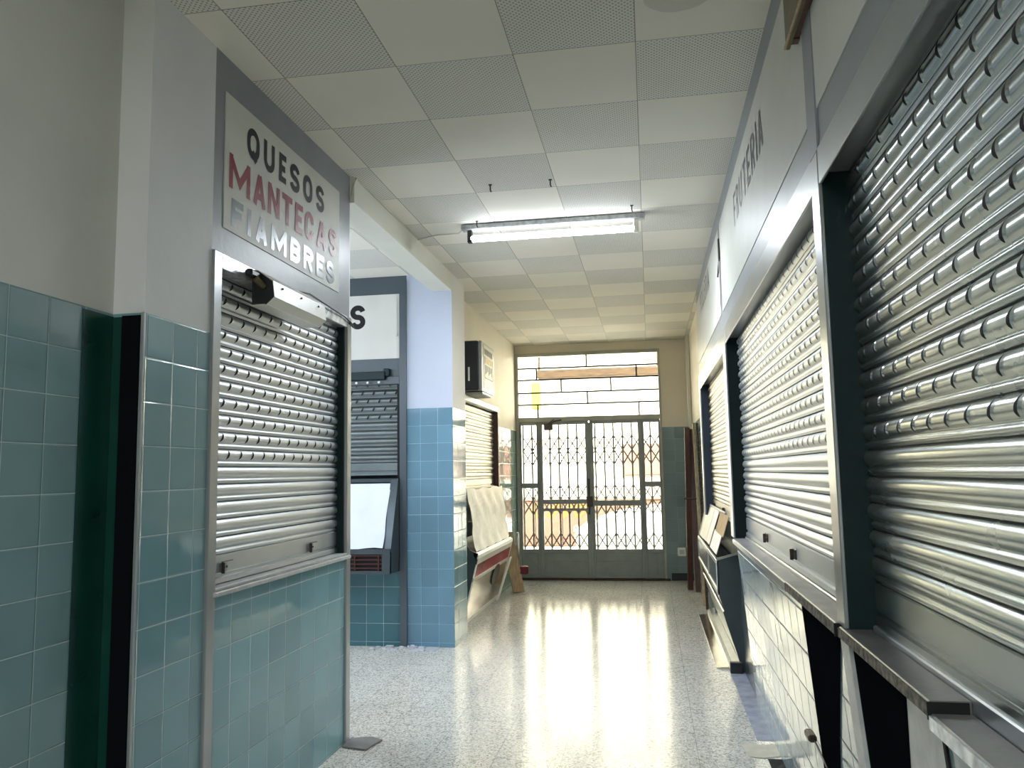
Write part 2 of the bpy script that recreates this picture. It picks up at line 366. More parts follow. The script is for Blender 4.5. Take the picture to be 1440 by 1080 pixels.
# ------------------------------------------------------------------ room shell
struct('floor', MB().box(-6, .9, -6, 13.1, -.12, 0), floor_mat(), 'speckled white terrazzo floor of the arcade')
struct('ceiling', MB().box(-6, .9, -6, 13.1, CEIL, CEIL + .12), ceiling_mat(), 'checkered suspended ceiling of plain and perforated tiles')
struct('wall_left', MB().box(-2.4, -2.12, -6, 2.90, 0, CEIL), T_big, 'nearest left wall, large teal tiles below and grey-white paint above')
struct('wall_back', MB().box(-6, .9, -6.2, -6, 0, CEIL), 'cream', 'cream wall behind the viewpoint')
struct('trim_1', MB().box(-2.118, -2.116, 2.72, 2.9, 0, 2.352), 'greenpaint', 'dark green painted strip in the corner beside the tiled column')
w = MB()
w.box(-2.4, -1.98, 2.90, 3.39, 0, CEIL)
struct('wall_left.001', w, T_col, 'projecting white column with teal tiles, left of the cheese stall')
w = MB(); w.prism([(-2.12, 2.897), (-1.983, 2.897), (-1.983, 2.898), (-2.12, 2.898)], 2, 0, 2.35)
struct('trim_2', w, 'greenpaint', 'dark green near face of the tiled column')
struct('trim_3', MB().box(-1.99, -1.974, 2.888, 2.902, 0, 2.365, 0, .003), 'frame', 'thin metal corner strip on the tiled column')
struct('trim_4', MB().box(-2.07, -1.99, 2.885, 2.896, 0, 2.352), 'matteblack', 'black strip beside the corner of the tiled column')
w = MB()
w.box(-4.2, -2.12, 3.39, 5.14, 0, CEIL, 0)          # stall body
w.box(-2.12, -1.98, 3.39, 5.14, 2.74, CEIL, 1)        # grey fascia above the shutter
w.box(-2.12, -1.98, 3.46, 5.14, 0, 1.165, 2)
struct('wall_left.002', w, ['darkback', 'grey', T_ctr], 'front wall of the cheese stall, grey fascia above and teal tiled counter below')
w = MB(); w.box(-4.2, -2.12, 5.14, 5.15, 0, CEIL); w.box(-4.2, -1.98, 5.14, 5.15, 2.74, CEIL)
struct('wall_left.003', w, 'white', 'white side wall of the cheese stall')

struct('trim_5', MB().box(-2.16, -1.95, 5.15, 7.93, 3.57, CEIL), 'beam', 'cream ceiling beam over the opening of the alcove')
# alcove
struct('wall_alcove', MB().box(-6.2, -6, -6, 13.1, 0, CEIL), 'white', 'far side wall of the alcove')
w = MB()
w.box(-6, -2.43, 7.93, 8.3, 2.68, CEIL, 0); w.box(-2.50, -2.43, 7.90, 8.3, 0, 3.70, 1)
w.box(-6, -2.50, 7.93, 8.3, 0, 1.64, 2); w.box(-6, -2.50, 8.1, 8.3, 1.64, 2.68, 3); w.box(-6, -4.6, 7.93, 8.1, 1.64, 2.68, 1)
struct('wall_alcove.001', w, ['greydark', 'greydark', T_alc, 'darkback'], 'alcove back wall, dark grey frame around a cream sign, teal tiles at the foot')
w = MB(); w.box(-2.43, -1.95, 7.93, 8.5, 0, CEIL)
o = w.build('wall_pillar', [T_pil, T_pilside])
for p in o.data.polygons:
    if abs(p.normal.x) > .5: p.material_index = 1  # side faces keep colours without the cool tint
o['kind'] = 'structure'; o['label'] = 'tiled and painted pillar, its front colours tinted for cool light'; o['category'] = 'pillar'
# far left wall
w = MB()
w.box(-2.5, -2.13, 8.5, 9.15, 0, CEIL); w.box(-2.5, -2.13, 11.28, 13.0, 0, CEIL); w.box(-2.5, -2.13, 9.15, 11.28, 2.60, CEIL)
w.box(-2.5, -2.28, 9.15, 11.28, 0, 2.60); w.box(-2.28, -2.16, 9.15, 11.28, 0, 1.46)
struct('wall_left.004', w, T_far, 'far left wall, cream paint above glossy pale tiles, beside the entrance')
# right wall
w = MB()
w.box(.85, .95, -6, 9.5, 0, CEIL, 0)  # unseen dark slab behind the shutters, added to block light
w.box(.60, .85, -6, 9.53, 2.76, CEIL, 1)
w.box(.60, .85, -6, .7, 0, 2.76, 2)
struct('wall_right', w, ['darkback', 'grey', 'cream'], 'grey fascia wall above the row of shutters on the right')
w = MB(); w.box(.66, .95, 9.53, 13.0, 0, CEIL)
struct('wall_right.001', w, tile_mat('teal_tile_right_far', 1, 9.6, .19, tile=(.13, .25, .24), paint=(.78, .72, .60), rough=.15), 'far end of the right wall, cream above and teal tiles below')
# end wall
w = MB(); w.box(-2.5, .95, 12.93, 13.1, 3.62, CEIL); w.box(.20, .95, 12.93, 13.1, 0, 3.62); w.box(-2.5, -2.12, 12.93, 13.1, 0, 3.62)
struct('wall_end', w, T_end, 'cream end wall around the glazed entrance, teal tiles on the right')
struct('baseboard_end', MB().box(.27, .60, 12.905, 12.93, 0, .11, 0, .004), 'blackplastic', 'black skirting at the foot of the end wall, right of the entrance')
struct('trim_6', MB().box(.60, .655, 12.6, 12.70, 0, CEIL, 0, .006), 'cream', 'cream vertical conduit in the corner right of the entrance')

# ------------------------------------------------------------------ entrance
Y0, Y1 = 12.925, 12.985
win = thing('window_1', 'glazed transom of white panes above the entrance doors', 'window', (-.95, 12.95, 2.55), kind='structure')
w = MB()
w.box(-2.12, -2.075, Y0 - .02, Y1, 0, 3.62, 0, .004); w.box(.172, .205, Y0 - .02, Y1, 0, 3.62, 0, .004)
w.box(-2.075, .172, Y0 - .02, Y1, 3.565, 3.62, 0, .004); w.box(-2.075, .172, Y0 - .02, Y1, 2.50, 2.575, 0, .004)
w.build('window_frame', 'doorpale', win)
rows = [3.565, 3.375, 3.185, 2.972, 2.78, 2.575]
# mullion positions, from the top row down
mull = [[-.96], [-1.775, -.165], [-1.375, -.575], [-.955], [-1.76, -.14]]
w = MB()
for r in rows[1:-1]: w.box(-2.075, .172, Y0, Y0 + .03, r - .013, r + .013)
for i, ms in enumerate(mull):
    for x in ms: w.box(x - .013, x + .013, Y0, Y0 + .03, rows[i + 1], rows[i])
w.build('glazing_bars', 'bars', win)
MB().box(-2.075, .172, Y0 + .012, Y0 + .016, 2.575, 3.565).build('pane', 'glass', win)

door = thing('door_1', 'grey steel entrance doors with two glazed leaves and sidelights', 'door', (-.95, 12.95, 0), kind='structure')
def leaf(x0, x1, mid0, mid1, name, kick, stile=.05, closed=True):
    g0, g1 = x0 + stile, x1 - stile
    w = MB()
    top = 2.50
    w.box(x0, g0, Y0 - .01, Y1, .03, top, 0, .005); w.box(g1, x1, Y0 - .01, Y1, .03, top, 0, .005)
    w.box(g0, g1, Y0 - .01, Y1, 2.45, top, 0, .004); w.box(g0, g1, Y0 - .01, Y1, mid0, mid1, 0, .004)
    w.box(g0, g1, Y0 - .01, Y1, .42, .475, 0, .004); w.box(g0, g1, Y0 - .01, Y1, .03, .075, 0, .004)
    f = w.build(name, 'doorpaint', door)
    MB().box(g0, g1, Y0 + .02, Y0 + .03, .475, 2.45).build('pane', 'glass', f)
    MB().box(g0, g1, Y0 + .015, Y0 + .035, .075, .42).build('kick_panel', 'doorpaint', f)
    w = MB()
    if kick == 'h': w.box(g0 + .01, g1 - .01, Y0 - .005, Y0 + .015, .255, .285, 0, .004)
    if kick == 'v': w.box((g0 + g1) / 2 + .01, (g0 + g1) / 2 + .035, Y0 - .005, Y0 + .015, .09, .41, 0, .004)
    if kick == 'd':
        w.prism([(g0 + .02, .33), (g0 + .05, .36), (g1 - .02, .16), (g1 - .05, .13)], 1, Y0 - .005, Y0 + .015)
        w.box(g1 - .035, g1 - .015, Y0 - .005, Y0 + .015, .09, .41)
    w.build('reinforcing_bar', 'doorpaint', f)
    return f
lf = leaf(-1.75, -.955, 1.185, 1.255, 'door_leaf', 'h')
rf = leaf(-.935, -.125, 1.15, 1.235, 'door_leaf', 'h')
sl = leaf(-2.072, -1.765, 1.44, 1.52, 'sidelight', 'd', .03)
sr = leaf(-.105, .17, 1.44, 1.52, 'sidelight', 'v', .025)
w = MB(); w.box(-1.70, -1.0, Y0 - .012, Y0 + .01, 1.075, 1.115, 0, .003); w.build('cross_rail', 'doorpaint', door)
w = MB(); w.box(-1.765, -1.75, Y0 - .015, Y1, 0, 2.50); w.box(-.125, -.105, Y0 - .015, Y1, 0, 2.5); w.box(-.955, -.915, Y0 - .03, Y0, .03, 2.47, 0, .004)
w.build('post', 'doorpaint', door)
w = MB(); w.box(-1.66, -1.52, Y0 - .09, Y0 - .01, 2.36, 2.47, 0, .008); w.tube([(-1.56, Y0 - .06, 2.46), (-1.48, Y0 - .10, 2.50), (-1.38, Y0 - .05, 2.52)], .012); w.tube([(-1.60, Y0 - .05, 2.46), (-1.50, Y0 - .05, 2.53)], .008)
w.build('door_closer', 'lock', door)
w = MB(); w.box(-1.0, -.91, Y0 - .06, Y0 - .01, 1.14, 1.30, 0, .006); w.box(-.98, -.95, Y0 - .055, Y0 - .01, 1.30, 1.58, 0, .004)
w.tube([(-.96, Y0 - .03, 1.16), (-.96, Y0 - .07, 1.14), (-.97, Y0 - .07, 1.02)], .014)
w.build('lock', 'lock', door)
struct('trim_7', MB().box(-2.12, .25, 12.86, 12.99, 0, .028, 0, .004), 'oldwood', 'worn wooden threshold under the entrance doors')

# folding scissor gate outside the glass
gate = thing('folding_gate', 'grey steel scissor gate drawn across behind the entrance glass', 'gate', (-.95, 13.06, 0))
GX = [-2.03 + .1463 * k for k in range(16)]
for k, x in enumerate(GX):
    w = MB(); w.box(x - .013, x + .013, 13.03, 13.05, 0, 2.48)
    if k % 3 == 1: w.box(x + .025, x + .037, 13.03, 13.05, 0, 2.48)
    w.build('gate_upright', 'gate', gate)
w = MB()
def bar(x0, z0, x1, z1, y):
    d = Vector((x1 - x0, 0, z1 - z0)).normalized() * .010
    n = Vector((-d.z, 0, d.x))
    a = Vector((x0, y, z0)); b = Vector((x1, y, z1))
    w.prism([((a + n).x, (a + n).z), ((b + n).x, (b + n).z), ((b - n).x, (b - n).z), ((a - n).x, (a - n).z)], 1, y, y + .005)
dz = .23
# x-shaped lattice between every pair of uprights
for zc in (2.145, 1.915, 1.36, 1.13, .60):
    for i in range(15):
        bar(GX[i], zc - dz / 2, GX[i + 1], zc + dz / 2, 13.020); bar(GX[i], zc + dz / 2, GX[i + 1], zc - dz / 2, 13.055)
w.build('gate_lattice', 'gate', gate)

# ------------------------------------------------------------------ outside
o = struct('ground', MB().box(-30, 30, 13.1, 60, -.16, -.04), 'asphalt', 'bright street paving outside the entrance')
bld = thing('building', 'bright white building across the street', 'building', (0, 24, 0))
w = MB(); w.box(-14, 14, 24, 30, -.04, 9); w.box(-14.2, 14.2, 23.8, 30, 9, 9.3)
w.build('facade', 'facade', bld)
for x in (-5.6, -2.9, 2.6):
    f = MB().box(x, x + 1.2, 23.95, 24, 6.2, 8.0).build('window_surround', 'sillwhite', bld)
    MB().box(x + .1, x + 1.1, 23.94, 23.95, 6.3, 7.9).build('pane', 'carglass', f)
w = MB(); w.box(-.80, 1.9, 23.55, 23.99, 1.55, 2.45, 0, .02)
w.prism([(-.8, 1.55), (1.9, 1.55), (1.9, 1.5), (-.8, 1.5)], 1, 23.5, 23.56)
tag(w.build('awning', 'redsign'), 'faded red awning box on the white building across the street', 'awning')
w = MB(); w.box(-3.42, -3.17, 23.75, 23.99, 3.55, 4.35, 0, .02); w.box(-3.38, -3.21, 23.72, 23.76, 3.6, 4.3, 0, .01)
tag(w.build('hanging_sign', 'yellow'), 'yellow upright sign on the white building across the street', 'sign')
w = MB(); w.box(-9, 1.2, 19.0, 19.2, -.04, 1.02, 0, .02); w.box(-9.05, 1.25, 18.96, 19.24, 1.02, 1.06, 0, .01)
gw = w.build('garden_wall', 'terracotta'); tag(gw, 'low terracotta wall with orange graffiti across the street', 'wall')

def strokes(name, lines, th, place, m, parent, closed=False):
    """flat lettering from centre lines; place(u, v, d) -> world"""
    w = MB()
    for li, ln in enumerate(lines):
        n = len(ln); dd = .0012 + li * .00012
        L_, R_ = [], []
        for i, p in enumerate(ln):
            a = Vector(ln[max(i - 1, 0)]); b = Vector(ln[min(i + 1, n - 1)]); p = Vector(p)
            loop = n > 3 and (Vector(ln[0]) - Vector(ln[-1])).length < 1e-6
            if loop and i in (0, n - 1): a = Vector(ln[-2]); b = Vector(ln[1])
            t1 = (p - a); t2 = (b - p)
            t1 = t1.normalized() if t1.length > 1e-9 else t2.normalized(); t2 = t2.normalized() if t2.length > 1e-9 else t1
            t = (t1 + t2).normalized(); nn = Vector((-t.y, t.x)); c = max(.45, t.dot(t1))
            L_.append(p + nn * th / 2 / c); R_.append(p - nn * th / 2 / c)
        w.grid([[place(q.x, q.y, dd) for q in L_], [place(q.x, q.y, dd) for q in R_]], 0, False)
    return w.build(name, m, parent)
sq = []
for k, x0 in enumerate((-2.62, -2.28, -1.95, -1.68)):
    sq.append([(x0 + .13 * math.cos(a * .7) + .02 * a / 3, .80 + .15 * math.sin(a * .7 + k)) for a in range(0, 9 + k % 2 * 2)])
    sq.append([(x0 - .08, .62), (x0 + .02, .72 + .1 * (k % 2)), (x0 + .14, .95)])
strokes('graffiti', sq, .035, lambda u, v, d: (u, 18.995 - d, v), 'orange', gw)

car = thing('car', 'white car parked in front of the terracotta wall across the street', 'car', (.7, 16.9, -.04))
prof = [(-1.52, .12), (-1.50, .52), (-1.36, .64), (-.8, .84), (-.2, .95), (.35, 1.0), (.95, 1.38), (1.5, 1.46), (2.3, 1.44), (2.75, 1.1), (2.9, 1.0), (2.92, .3), (2.85, .06), (-1.4, .06)]
w = MB()
ys = [(16.05, .93), (16.12, .99), (16.4, 1.0), (17.4, 1.0), (17.68, .99), (17.75, .93)]
rows = [[(.7 + (p[0] - .7) * s, y, .7 + (p[1] - .7) * s - (.0)) for p in prof] for y, s in ys]
w.grid(rows, 0, True, True); w.face([tuple(p) for p in rows[0]][::-1]); w.face([tuple(p) for p in rows[-1]])
w.build('car_body', 'carwhite', car)
w = MB()
w.prism([(.52, 1.02), (1.0, 1.33), (1.5, 1.40), (1.5, 1.02)], 1, 16.04, 16.06); w.prism([(1.56, 1.02), (1.56, 1.40), (2.25, 1.38), (2.55, 1.05)], 1, 16.04, 16.06)
w.build('side_windows', 'carglass', car)
for x in (-.85, 2.15):
    for y in (16.15, 17.5):
        w = MB(); w.tube([(x, y, .26), (x, y + .18, .26)], .30, 24); wh = w.build('wheel', 'tyre', car)
        MB().tube([(x, y - .005, .26), (x, y + .02, .26)], .19, 20).build('hubcap', 'cabgrey', wh)
w = MB(); w.box(-1.545, -1.47, 16.2, 16.55, .5, .62, 0, .02); w.build('headlight', 'glass', car)
w = MB(); w.box(-1.56, -1.50, 16.6, 17.2, .33, .43, 0, .01); w.build('number_plate', 'plastic', car)
w = MB()
for i in range(70):
    x = random.uniform(-.42, -.02); y = random.uniform(15.5, 15.8); a = random.uniform(0, 6.28); h = random.uniform(.10, .34); r = random.uniform(.03, .07)
    d = Vector((math.cos(a), math.sin(a), 0)); p = Vector((x, y, -.04)); n = Vector((-d.y, d.x, 0)) * .018
    w.grid([[p - n * .4, p + n * .4], [p + d * r * .5 + Vector((0, 0, h * .6)) - n, p + d * r * .5 + Vector((0, 0, h * .6)) + n], [p + d * r * 1.6 + Vector((0, 0, h)), p + d * r * 1.6 + Vector((0, 0, h + .002))]], 0, False)
tag(w.build('weeds', 'leaf'), 'clump of green weeds on the street outside the entrance', 'plant', kind='stuff')
canopy = thing('canopy', 'weathered wooden canopy beam outside above the entrance', 'canopy', (-.9, 13.1, 3.5))
w = MB(); w.box(-2.04, .25, 14.9, 15.05, 3.44, 3.60, 0, .02); w.build('beam', 'oldwood', canopy)
for x in (-2.55, .62): MB().box(x - .04, x + .04, 13.1, 15.1, 4.08, 4.16, 0, .006).build('bracket', 'oldwood', canopy)
MB().box(-2.7, .8, 14.92, 15.03, 4.0, 4.08, 0, .01).build('cross_rail', 'oldwood', canopy)
for x in (-2.0, .2): MB().box(x - .02, x + .02, 14.95, 15.0, 3.59, 4.01).build('hanger', 'oldwood', canopy)

# ------------------------------------------------------------------ roller shutters
PITCH = .0835
PROF = [(0, -.002), (.03, .004), (.09, .0105), (.18, .0165), (.28, .0195), (.38, .020), (.48, .018), (.56, .0135), (.63, .007), (.68, .0035), (.72, .0045), (.77, .0095), (.82, .0115), (.87, .0105), (.915, .006), (.95, .007), (.975, .004), (1., -.003)]
def pd(t):
    for i in range(len(PROF) - 1):
        if PROF[i][0] <= t <= PROF[i + 1][0]:
            k = (t - PROF[i][0]) / (PROF[i + 1][0] - PROF[i][0]); return PROF[i][1] * (1 - k) + PROF[i + 1][1] * k
    return 0
def shutter(label, place, W, z0, ztop, nplain, sgn, loc, m, latches=(), slitoff=.06, barh=.135, slit_pitch=.122, nperf=99, group=None, latchm=('frame', 'lock')):
    """place(u, d, z) -> world; u runs 0..W, d out of the wall"""
    t = thing('roller_shutter', label, 'shutter', loc, group)
    w = MB(); zb = z0 + barh; row = 0; z = zb; slits = []
    while z < ztop - .01:
        zt = z + PITCH
        rows = []
        for tt, d in PROF:
            zz = zt - tt * PITCH
            rows.append([place(0, d, zz), place(W, d, zz)])
        w.grid(rows, 0, True)
        w.grid([[place(0, .0075, zt + .0012), place(W, .0075, zt + .0012)], [place(0, .0075, zt - .0022), place(W, .0075, zt - .0022)]], 1, False)
        if row >= nplain and row < nplain + nperf:
            off = slitoff + (slit_pitch / 2 if row % 2 else 0)
            u = off
            while u < W - .015:
                slits.append((u, zt)); u += slit_pitch
        row += 1; z = zt
    w.grid([[place(0, -.003, zb), place(W, -.003, zb)], [place(0, -.003, z), place(W, -.003, z)]], 0, False)
    T0, T1, n = .10, .60, 8
    for (u, zt) in slits:
        a, b, lp, lq = [], [], [], []
        for i in range(n + 1):
            f = i / n; tt = T0 + (T1 - T0) * f; zz = zt - tt * PITCH
            hw = .0095 * (math.sin(math.pi * min(1, max(0, f * .93 + .05))) ** .6) * (.75 + .5 * f)
            cu = u + sgn * .020 * (.5 - f)
            d = pd(tt) + .0012
            a.append(place(cu - hw, d, zz)); b.append(place(cu + hw, d, zz))
            lift = .0016 * math.sin(math.pi * f)
            lp.append(place(cu + sgn * hw, pd(tt) + .001 + lift, zz)); lq.append(place(cu + sgn * (hw + .012), pd(tt) + .0002, zz))
        w.grid([a, b], 1, False); w.grid([lp, lq], 0, True)
    c = w.build('curtain', [m, 'slit'], t)
    w = MB()
    # bottom rail with lip
    pr = [(zb, .004), (zb - .003, .013), (z0 + .05, .013), (z0 + .044, .006), (z0 + .03, .006), (z0 + .026, .017), (z0 + .004, .018), (z0, .012), (z0, -.003)]
    w.grid([[place(0, d, zz), place(W, d, zz)] for zz, d in pr], 0, False)
    br = w.build('bottom_rail', m, t)
    for u in latches:
        w = MB()
        def bx(u0, u1, d0, d1, za, zb_, mi=0):
            P = [place(u0, d0, za), place(u1, d1, zb_)]
            w.box(P[0][0], P[1][0], P[0][1], P[1][1], za, zb_, mi, .002)
        bx(u - .03, u + .03, .013, .019, z0 + .05, z0 + .095, 0)
        bx(u - .03, u - .022, .019, .036, z0 + .045, z0 + .098, 1)
        bx(u - .01, u + .002, .019, .024, z0 + .068, z0 + .080, 1); bx(u + .014, u + .024, .019, .024, z0 + .068, z0 + .080, 1)
        bx(u - .03, u + .075, .019, .025, z0 + .098, z0 + .103, 1)
        w.build('latch', latchm, br)
    return t

# left cheese stall
pl = lambda u, d, z: (-2.045 + d, 3.46 + u, z)
fr = shutter('silver roller shutter with slotted upper slats below the cheese sign', pl, 1.60, 1.20, 2.70, 5, 1, (-2.045, 4.2, 1.20), 'galv', (.185, 1.196), .02)
MB().box(-2.05, -1.965, 3.39, 3.462, 0, 2.76, 0, .004).build('post', 'frame', fr)
MB().box(-1.99, -1.965, 5.075, 5.145, 0, 2.76, 0, .004).build('post', 'frame', fr)
MB().box(-2.05, -1.985, 5.06, 5.14, 1.19, 2.70).build('jamb', 'jamb', fr)
w = MB(); w.box(-2.05, -1.966, 3.462, 5.075, 2.685, 2.76, 0, .003); w.build('header', 'framebright', fr)
w = MB(); w.box(-2.06, -1.95, 3.44, 5.12, 1.160, 1.182, 0, .004); w.box(-2.06, -1.965, 3.46, 5.10, 1.182, 1.198, 0, .003)
tag(w.build('counter_sill', 'sillwhite'), 'narrow pale sill under the cheese stall shutter, above teal tiles', 'sill')

# ---------------------------------------------------------------- lettering
def arc(cx, cy, rx, ry, a0, a1, n=10):
    return [(cx + rx * math.cos(math.radians(a0 + (a1 - a0) * i / n)), cy + ry * math.sin(math.radians(a0 + (a1 - a0) * i / n))) for i in range(n + 1)]
def glyph(c, W, H, t):
    h = t / 2; x0, x1, y0, y1 = h, W - h, h, H - h; xm = W / 2; ym = H / 2
    r = (x1 - x0) / 2
    if c in 'OQ':
        o = arc(xm, y1 - r, r, r, 0, 180) + arc(xm, y0 + r, r, r, 180, 360) + [(x1, y1 - r)]
        return [o] + ([[(xm - .1 * W, y0 + .12 * H), (xm + .25 * W, y0 - .13 * H)]] if c == 'Q' else [])
    if c == 'C': return [arc(xm, y1 - r, r, r, -5, 180) + arc(xm, y0 + r, r, r, 180, 365)]
    if c == 'U': return [[(x0, H)] + arc(xm, y0 + r, r, r, 180, 360) + [(x1, H)]]
    if c == 'S':
        q = (ym - y0) / 2
        return [arc(xm, y1 - q, r, q, 10, 180, 8) + arc(xm, y1 - q, r, q, 200, 262, 4) + arc(xm, y0 + q, r, q, 82, 0, 5)[0:] + arc(xm, y0 + q, r, q, -20, -170, 9)]
    if c == 'E': return [[(x0, 0), (x0, H)], [(0, y1), (W, y1)], [(0, ym), (W * .85, ym)], [(0, y0), (W, y0)]]
    if c == 'F': return [[(x0, 0), (x0, H)], [(0, y1), (W, y1)], [(0, ym), (W * .85, ym)]]
    if c == 'L': return [[(x0, 0), (x0, H)], [(0, y0), (W, y0)]]
    if c == 'I': return [[(xm, 0), (xm, H)]]
    if c == 'T': return [[(xm, 0), (xm, H)], [(0, y1), (W, y1)]]
    if c == 'M': return [[(x0, 0), (x0, H)], [(x1, 0), (x1, H)], [(x0, H - h), (xm, .25 * H), (x1, H - h)]]
    if c == 'N': return [[(x0, 0), (x0, H)], [(x1, 0), (x1, H)], [(x0, H - h * .5), (x1, h * .5)]]
    if c == 'A': return [[(h * .9, 0), (xm, H - h * .4)], [(W - h * .9, 0), (xm, H - h * .4)], [(W * .25, .3 * H), (W * .75, .3 * H)]]
    q = (y1 - ym) / 2
    bowl = [(x0, y1), (xm, y1)] + arc(xm, y1 - q, x1 - xm, q, 90, -90, 8) + [(x0, ym)]
    if c == 'P': return [[(x0, 0), (x0, H)], bowl]
    if c == 'R': return [[(x0, 0), (x0, H)], bowl, [(xm, ym), (x1, 0)]]
    if c == 'B': return [[(x0, 0), (x0, H)], bowl, [(x0, ym), (xm, ym)] + arc(xm, y0 + q, x1 - xm, q, 90, -90, 8) + [(x0, y0)]]
    return []
def word(text, spans, zb, H, t, place, m, parent, name='lettering'):
    L_ = []
    for c, (a, b) in zip(text, spans):
        for ln in glyph(c, b - a, H, t): L_.append([(a + p[0], zb + p[1]) for p in ln])
    return strokes(name, L_, t, place, m, parent)

sg = thing('painted_sign', 'cream stall sign reading QUESOS, MANTECAS, FIAMBRES in black, red and silver', 'sign', (-1.978, 4.2, 2.9))
MB().box(-1.98, -1.975, 3.48, 4.94, 2.892, 3.575).build('sign_board', 'sign', sg)
pL = lambda u, v, d: (-1.975 + d, u, v)
word('QUESOS', [(3.69, 3.825), (3.872, 3.998), (4.052, 4.14), (4.193, 4.318), (4.372, 4.50), (4.56, 4.68)], 3.335, .165, .036, pL, 'black', sg)
word('MANTECAS', [(3.52, 3.73), (3.765, 3.90), (3.928, 4.065), (4.097, 4.225), (4.265, 4.368), (4.40, 4.523), (4.572, 4.717), (4.762, 4.88)], 3.108, .175, .036, pL, 'red', sg)
word('FIAMBRES', [(3.548, 3.665), (3.700, 3.752), (3.798, 3.923), (3.97, 4.157), (4.205, 4.333), (4.381, 4.519), (4.567, 4.685), (4.724, 4.85)], 2.920, .142, .036, pL, 'silver', sg)

# hooded lamp above the left shutter, open end towards the viewer
lamp = thing('wall_lamp', 'ivory hooded box lamp fixed above the cheese stall shutter', 'lamp', (-1.96, 4.3, 2.6))
hp = [(-1.966, 2.745), (-1.93, 2.745), (-1.845, 2.685), (-1.835, 2.60), (-1.875, 2.565), (-1.966, 2.565)]
w = MB(); A, B = 3.74, 4.40
for i in range(5):
    if i == 4: continue
    (xa, za), (xb, zb_) = hp[i], hp[i + 1]
    w.face([(xa, A, za), (xb, A, zb_), (xb, B, zb_), (xa, B, za)])
w.face([(x, B, z) for x, z in hp]); w.face([(hp[5][0], A, hp[5][1]), (hp[4][0], A, hp[4][1]), (hp[4][0], B, hp[4][1]), (hp[5][0], B, hp[5][1])])
cv = w.build('cover', 'plastic', lamp)
so = cv.modifiers.new('solid', 'SOLIDIFY'); so.thickness = .003; so.offset = -1
w = MB(); w.face([(x * 1. , A + .01, z) for x, z in [(-1.964, 2.74), (-1.93, 2.74), (-1.85, 2.68), (-1.84, 2.602), (-1.877, 2.57), (-1.964, 2.57)]]); w.build('end_opening', 'blackplastic', lamp)
w = MB(); w.box(-1.95, -1.91, A - .10, A + .005, 2.69, 2.73, 0, .01); w.tube([(-1.92, A - .05, 2.69), (-1.90, A + .009, 2.66)], .018, 10, 1); w.build('starter_holder', ['blackplastic', 'woodolive'], lamp)
for y in (3.84, 4.07, 4.30):
    MB().tube([(-1.850, y, 2.66), (-1.836, y, 2.664)], .006, 8).build('rivet', 'lock', lamp)
w = MB(); w.tube([(-1.955, 4.25, 2.75), (-1.94, 4.40, 2.765), (-1.955, 5.0, 2.74), (-1.955, 5.12, 2.72), (-1.965, 5.20, 2.70)], .005, 6)
w.box(-1.97, -1.955, 5.10, 5.115, 2.71, 2.73)
tag(w.build('cable', 'cable'), 'thin black cable running from the hooded lamp to the stall corner', 'cable')
w = MB(); w.tube([(-1.962, 5.13, 3.62), (-1.955, 5.15, 3.70), (-1.945, 5.17, 3.75), (-1.94, 5.5, 3.752), (-1.94, 6.4, 3.752)], .006, 6)
tag(w.build('cable', 'cablepale'), 'pale cable along the ceiling beam from the cheese stall corner', 'cable')

# ---------------------------------------------------------------- alcove stall
pa = lambda u, d, z: (-4.6 + u, 8.0 - d, z)
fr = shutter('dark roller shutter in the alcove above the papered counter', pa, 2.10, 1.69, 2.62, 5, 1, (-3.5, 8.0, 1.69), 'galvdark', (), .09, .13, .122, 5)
w = MB(); w.box(-4.6, -2.5, 7.90, 7.99, 2.62, 2.70, 0, .004); w.build('header', 'greydark', fr)
w = MB(); w.box(-2.53, -2.5, 7.92, 8.02, 1.64, 2.62); w.build('jamb', 'slit', fr)
w = MB(); w.box(-4.3, -2.64, 7.84, 7.93, 2.665, 2.75, 0, .006); w.box(-2.66, -2.60, 7.86, 7.93, 2.70, 2.78, 0, .006); w.build('housing', 'jamb', fr)
for x in (-2.70, -2.82, -2.94, -3.06, -3.18): MB().tube([(x, 7.85, 2.640), (x, 7.835, 2.636)], .012, 8).build('bulb', 'plastic', fr)
sg = thing('painted_sign', 'cream alcove sign above the dark shutter, showing a black final S', 'sign', (-3.5, 7.93, 2.9))
MB().box(-4.6, -2.50, 7.925, 7.93, 2.89, 3.565).build('sign_board', 'sign', sg)
word('S', [(-3.04, -2.875)], 3.21, .255, .055, lambda u, v, d: (u, 7.925 - d, v), 'black', sg)
w = MB(); w.tube([(-2.53, 7.918, 3.53), (-2.532, 7.918, 3.15)], .003, 6); w.tube([(-2.532, 7.918, 3.15), (-2.532, 7.918, 3.12)], .01, 8)
tag(w.build('pull_cord', 'cablepale'), 'thin pull cord hanging in front of the alcove sign', 'cord')

cb = thing('display_counter', 'dark metal counter unit in the alcove with a sloping papered front', 'counter', (-3.4, 7.8, .74))
X1 = -2.505
pf = [(7.93, 1.66), (7.87, 1.66), (7.62, .96), (7.60, .75), (7.93, .74)]
w = MB(); w.prism(pf, 0, X1 - .02, X1); w.build('side_panel', 'cabinet', cb)
w = MB(); w.prism([(7.93, .78), (7.93, 1.64), (7.885, 1.64), (7.64, .96), (7.64, .78)], 0, -4.4, X1 - .02); w.build('body', 'cabinet', cb)
w = MB(); w.prism([(7.885, 1.66), (7.865, 1.66), (7.615, .96), (7.635, .96)], 0, X1 - .075, X1 + .002); w.box(-4.4, X1, 7.60, 7.64, .93, .985, 0, .004); w.box(-4.4, X1, 7.60, 7.64, .74, .775, 0, .004)
w.box(-4.4, X1 - .0, 7.86, 7.90, 1.62, 1.66, 0, .004); w.box(X1 - .08, X1, 7.598, 7.64, .76, .95)
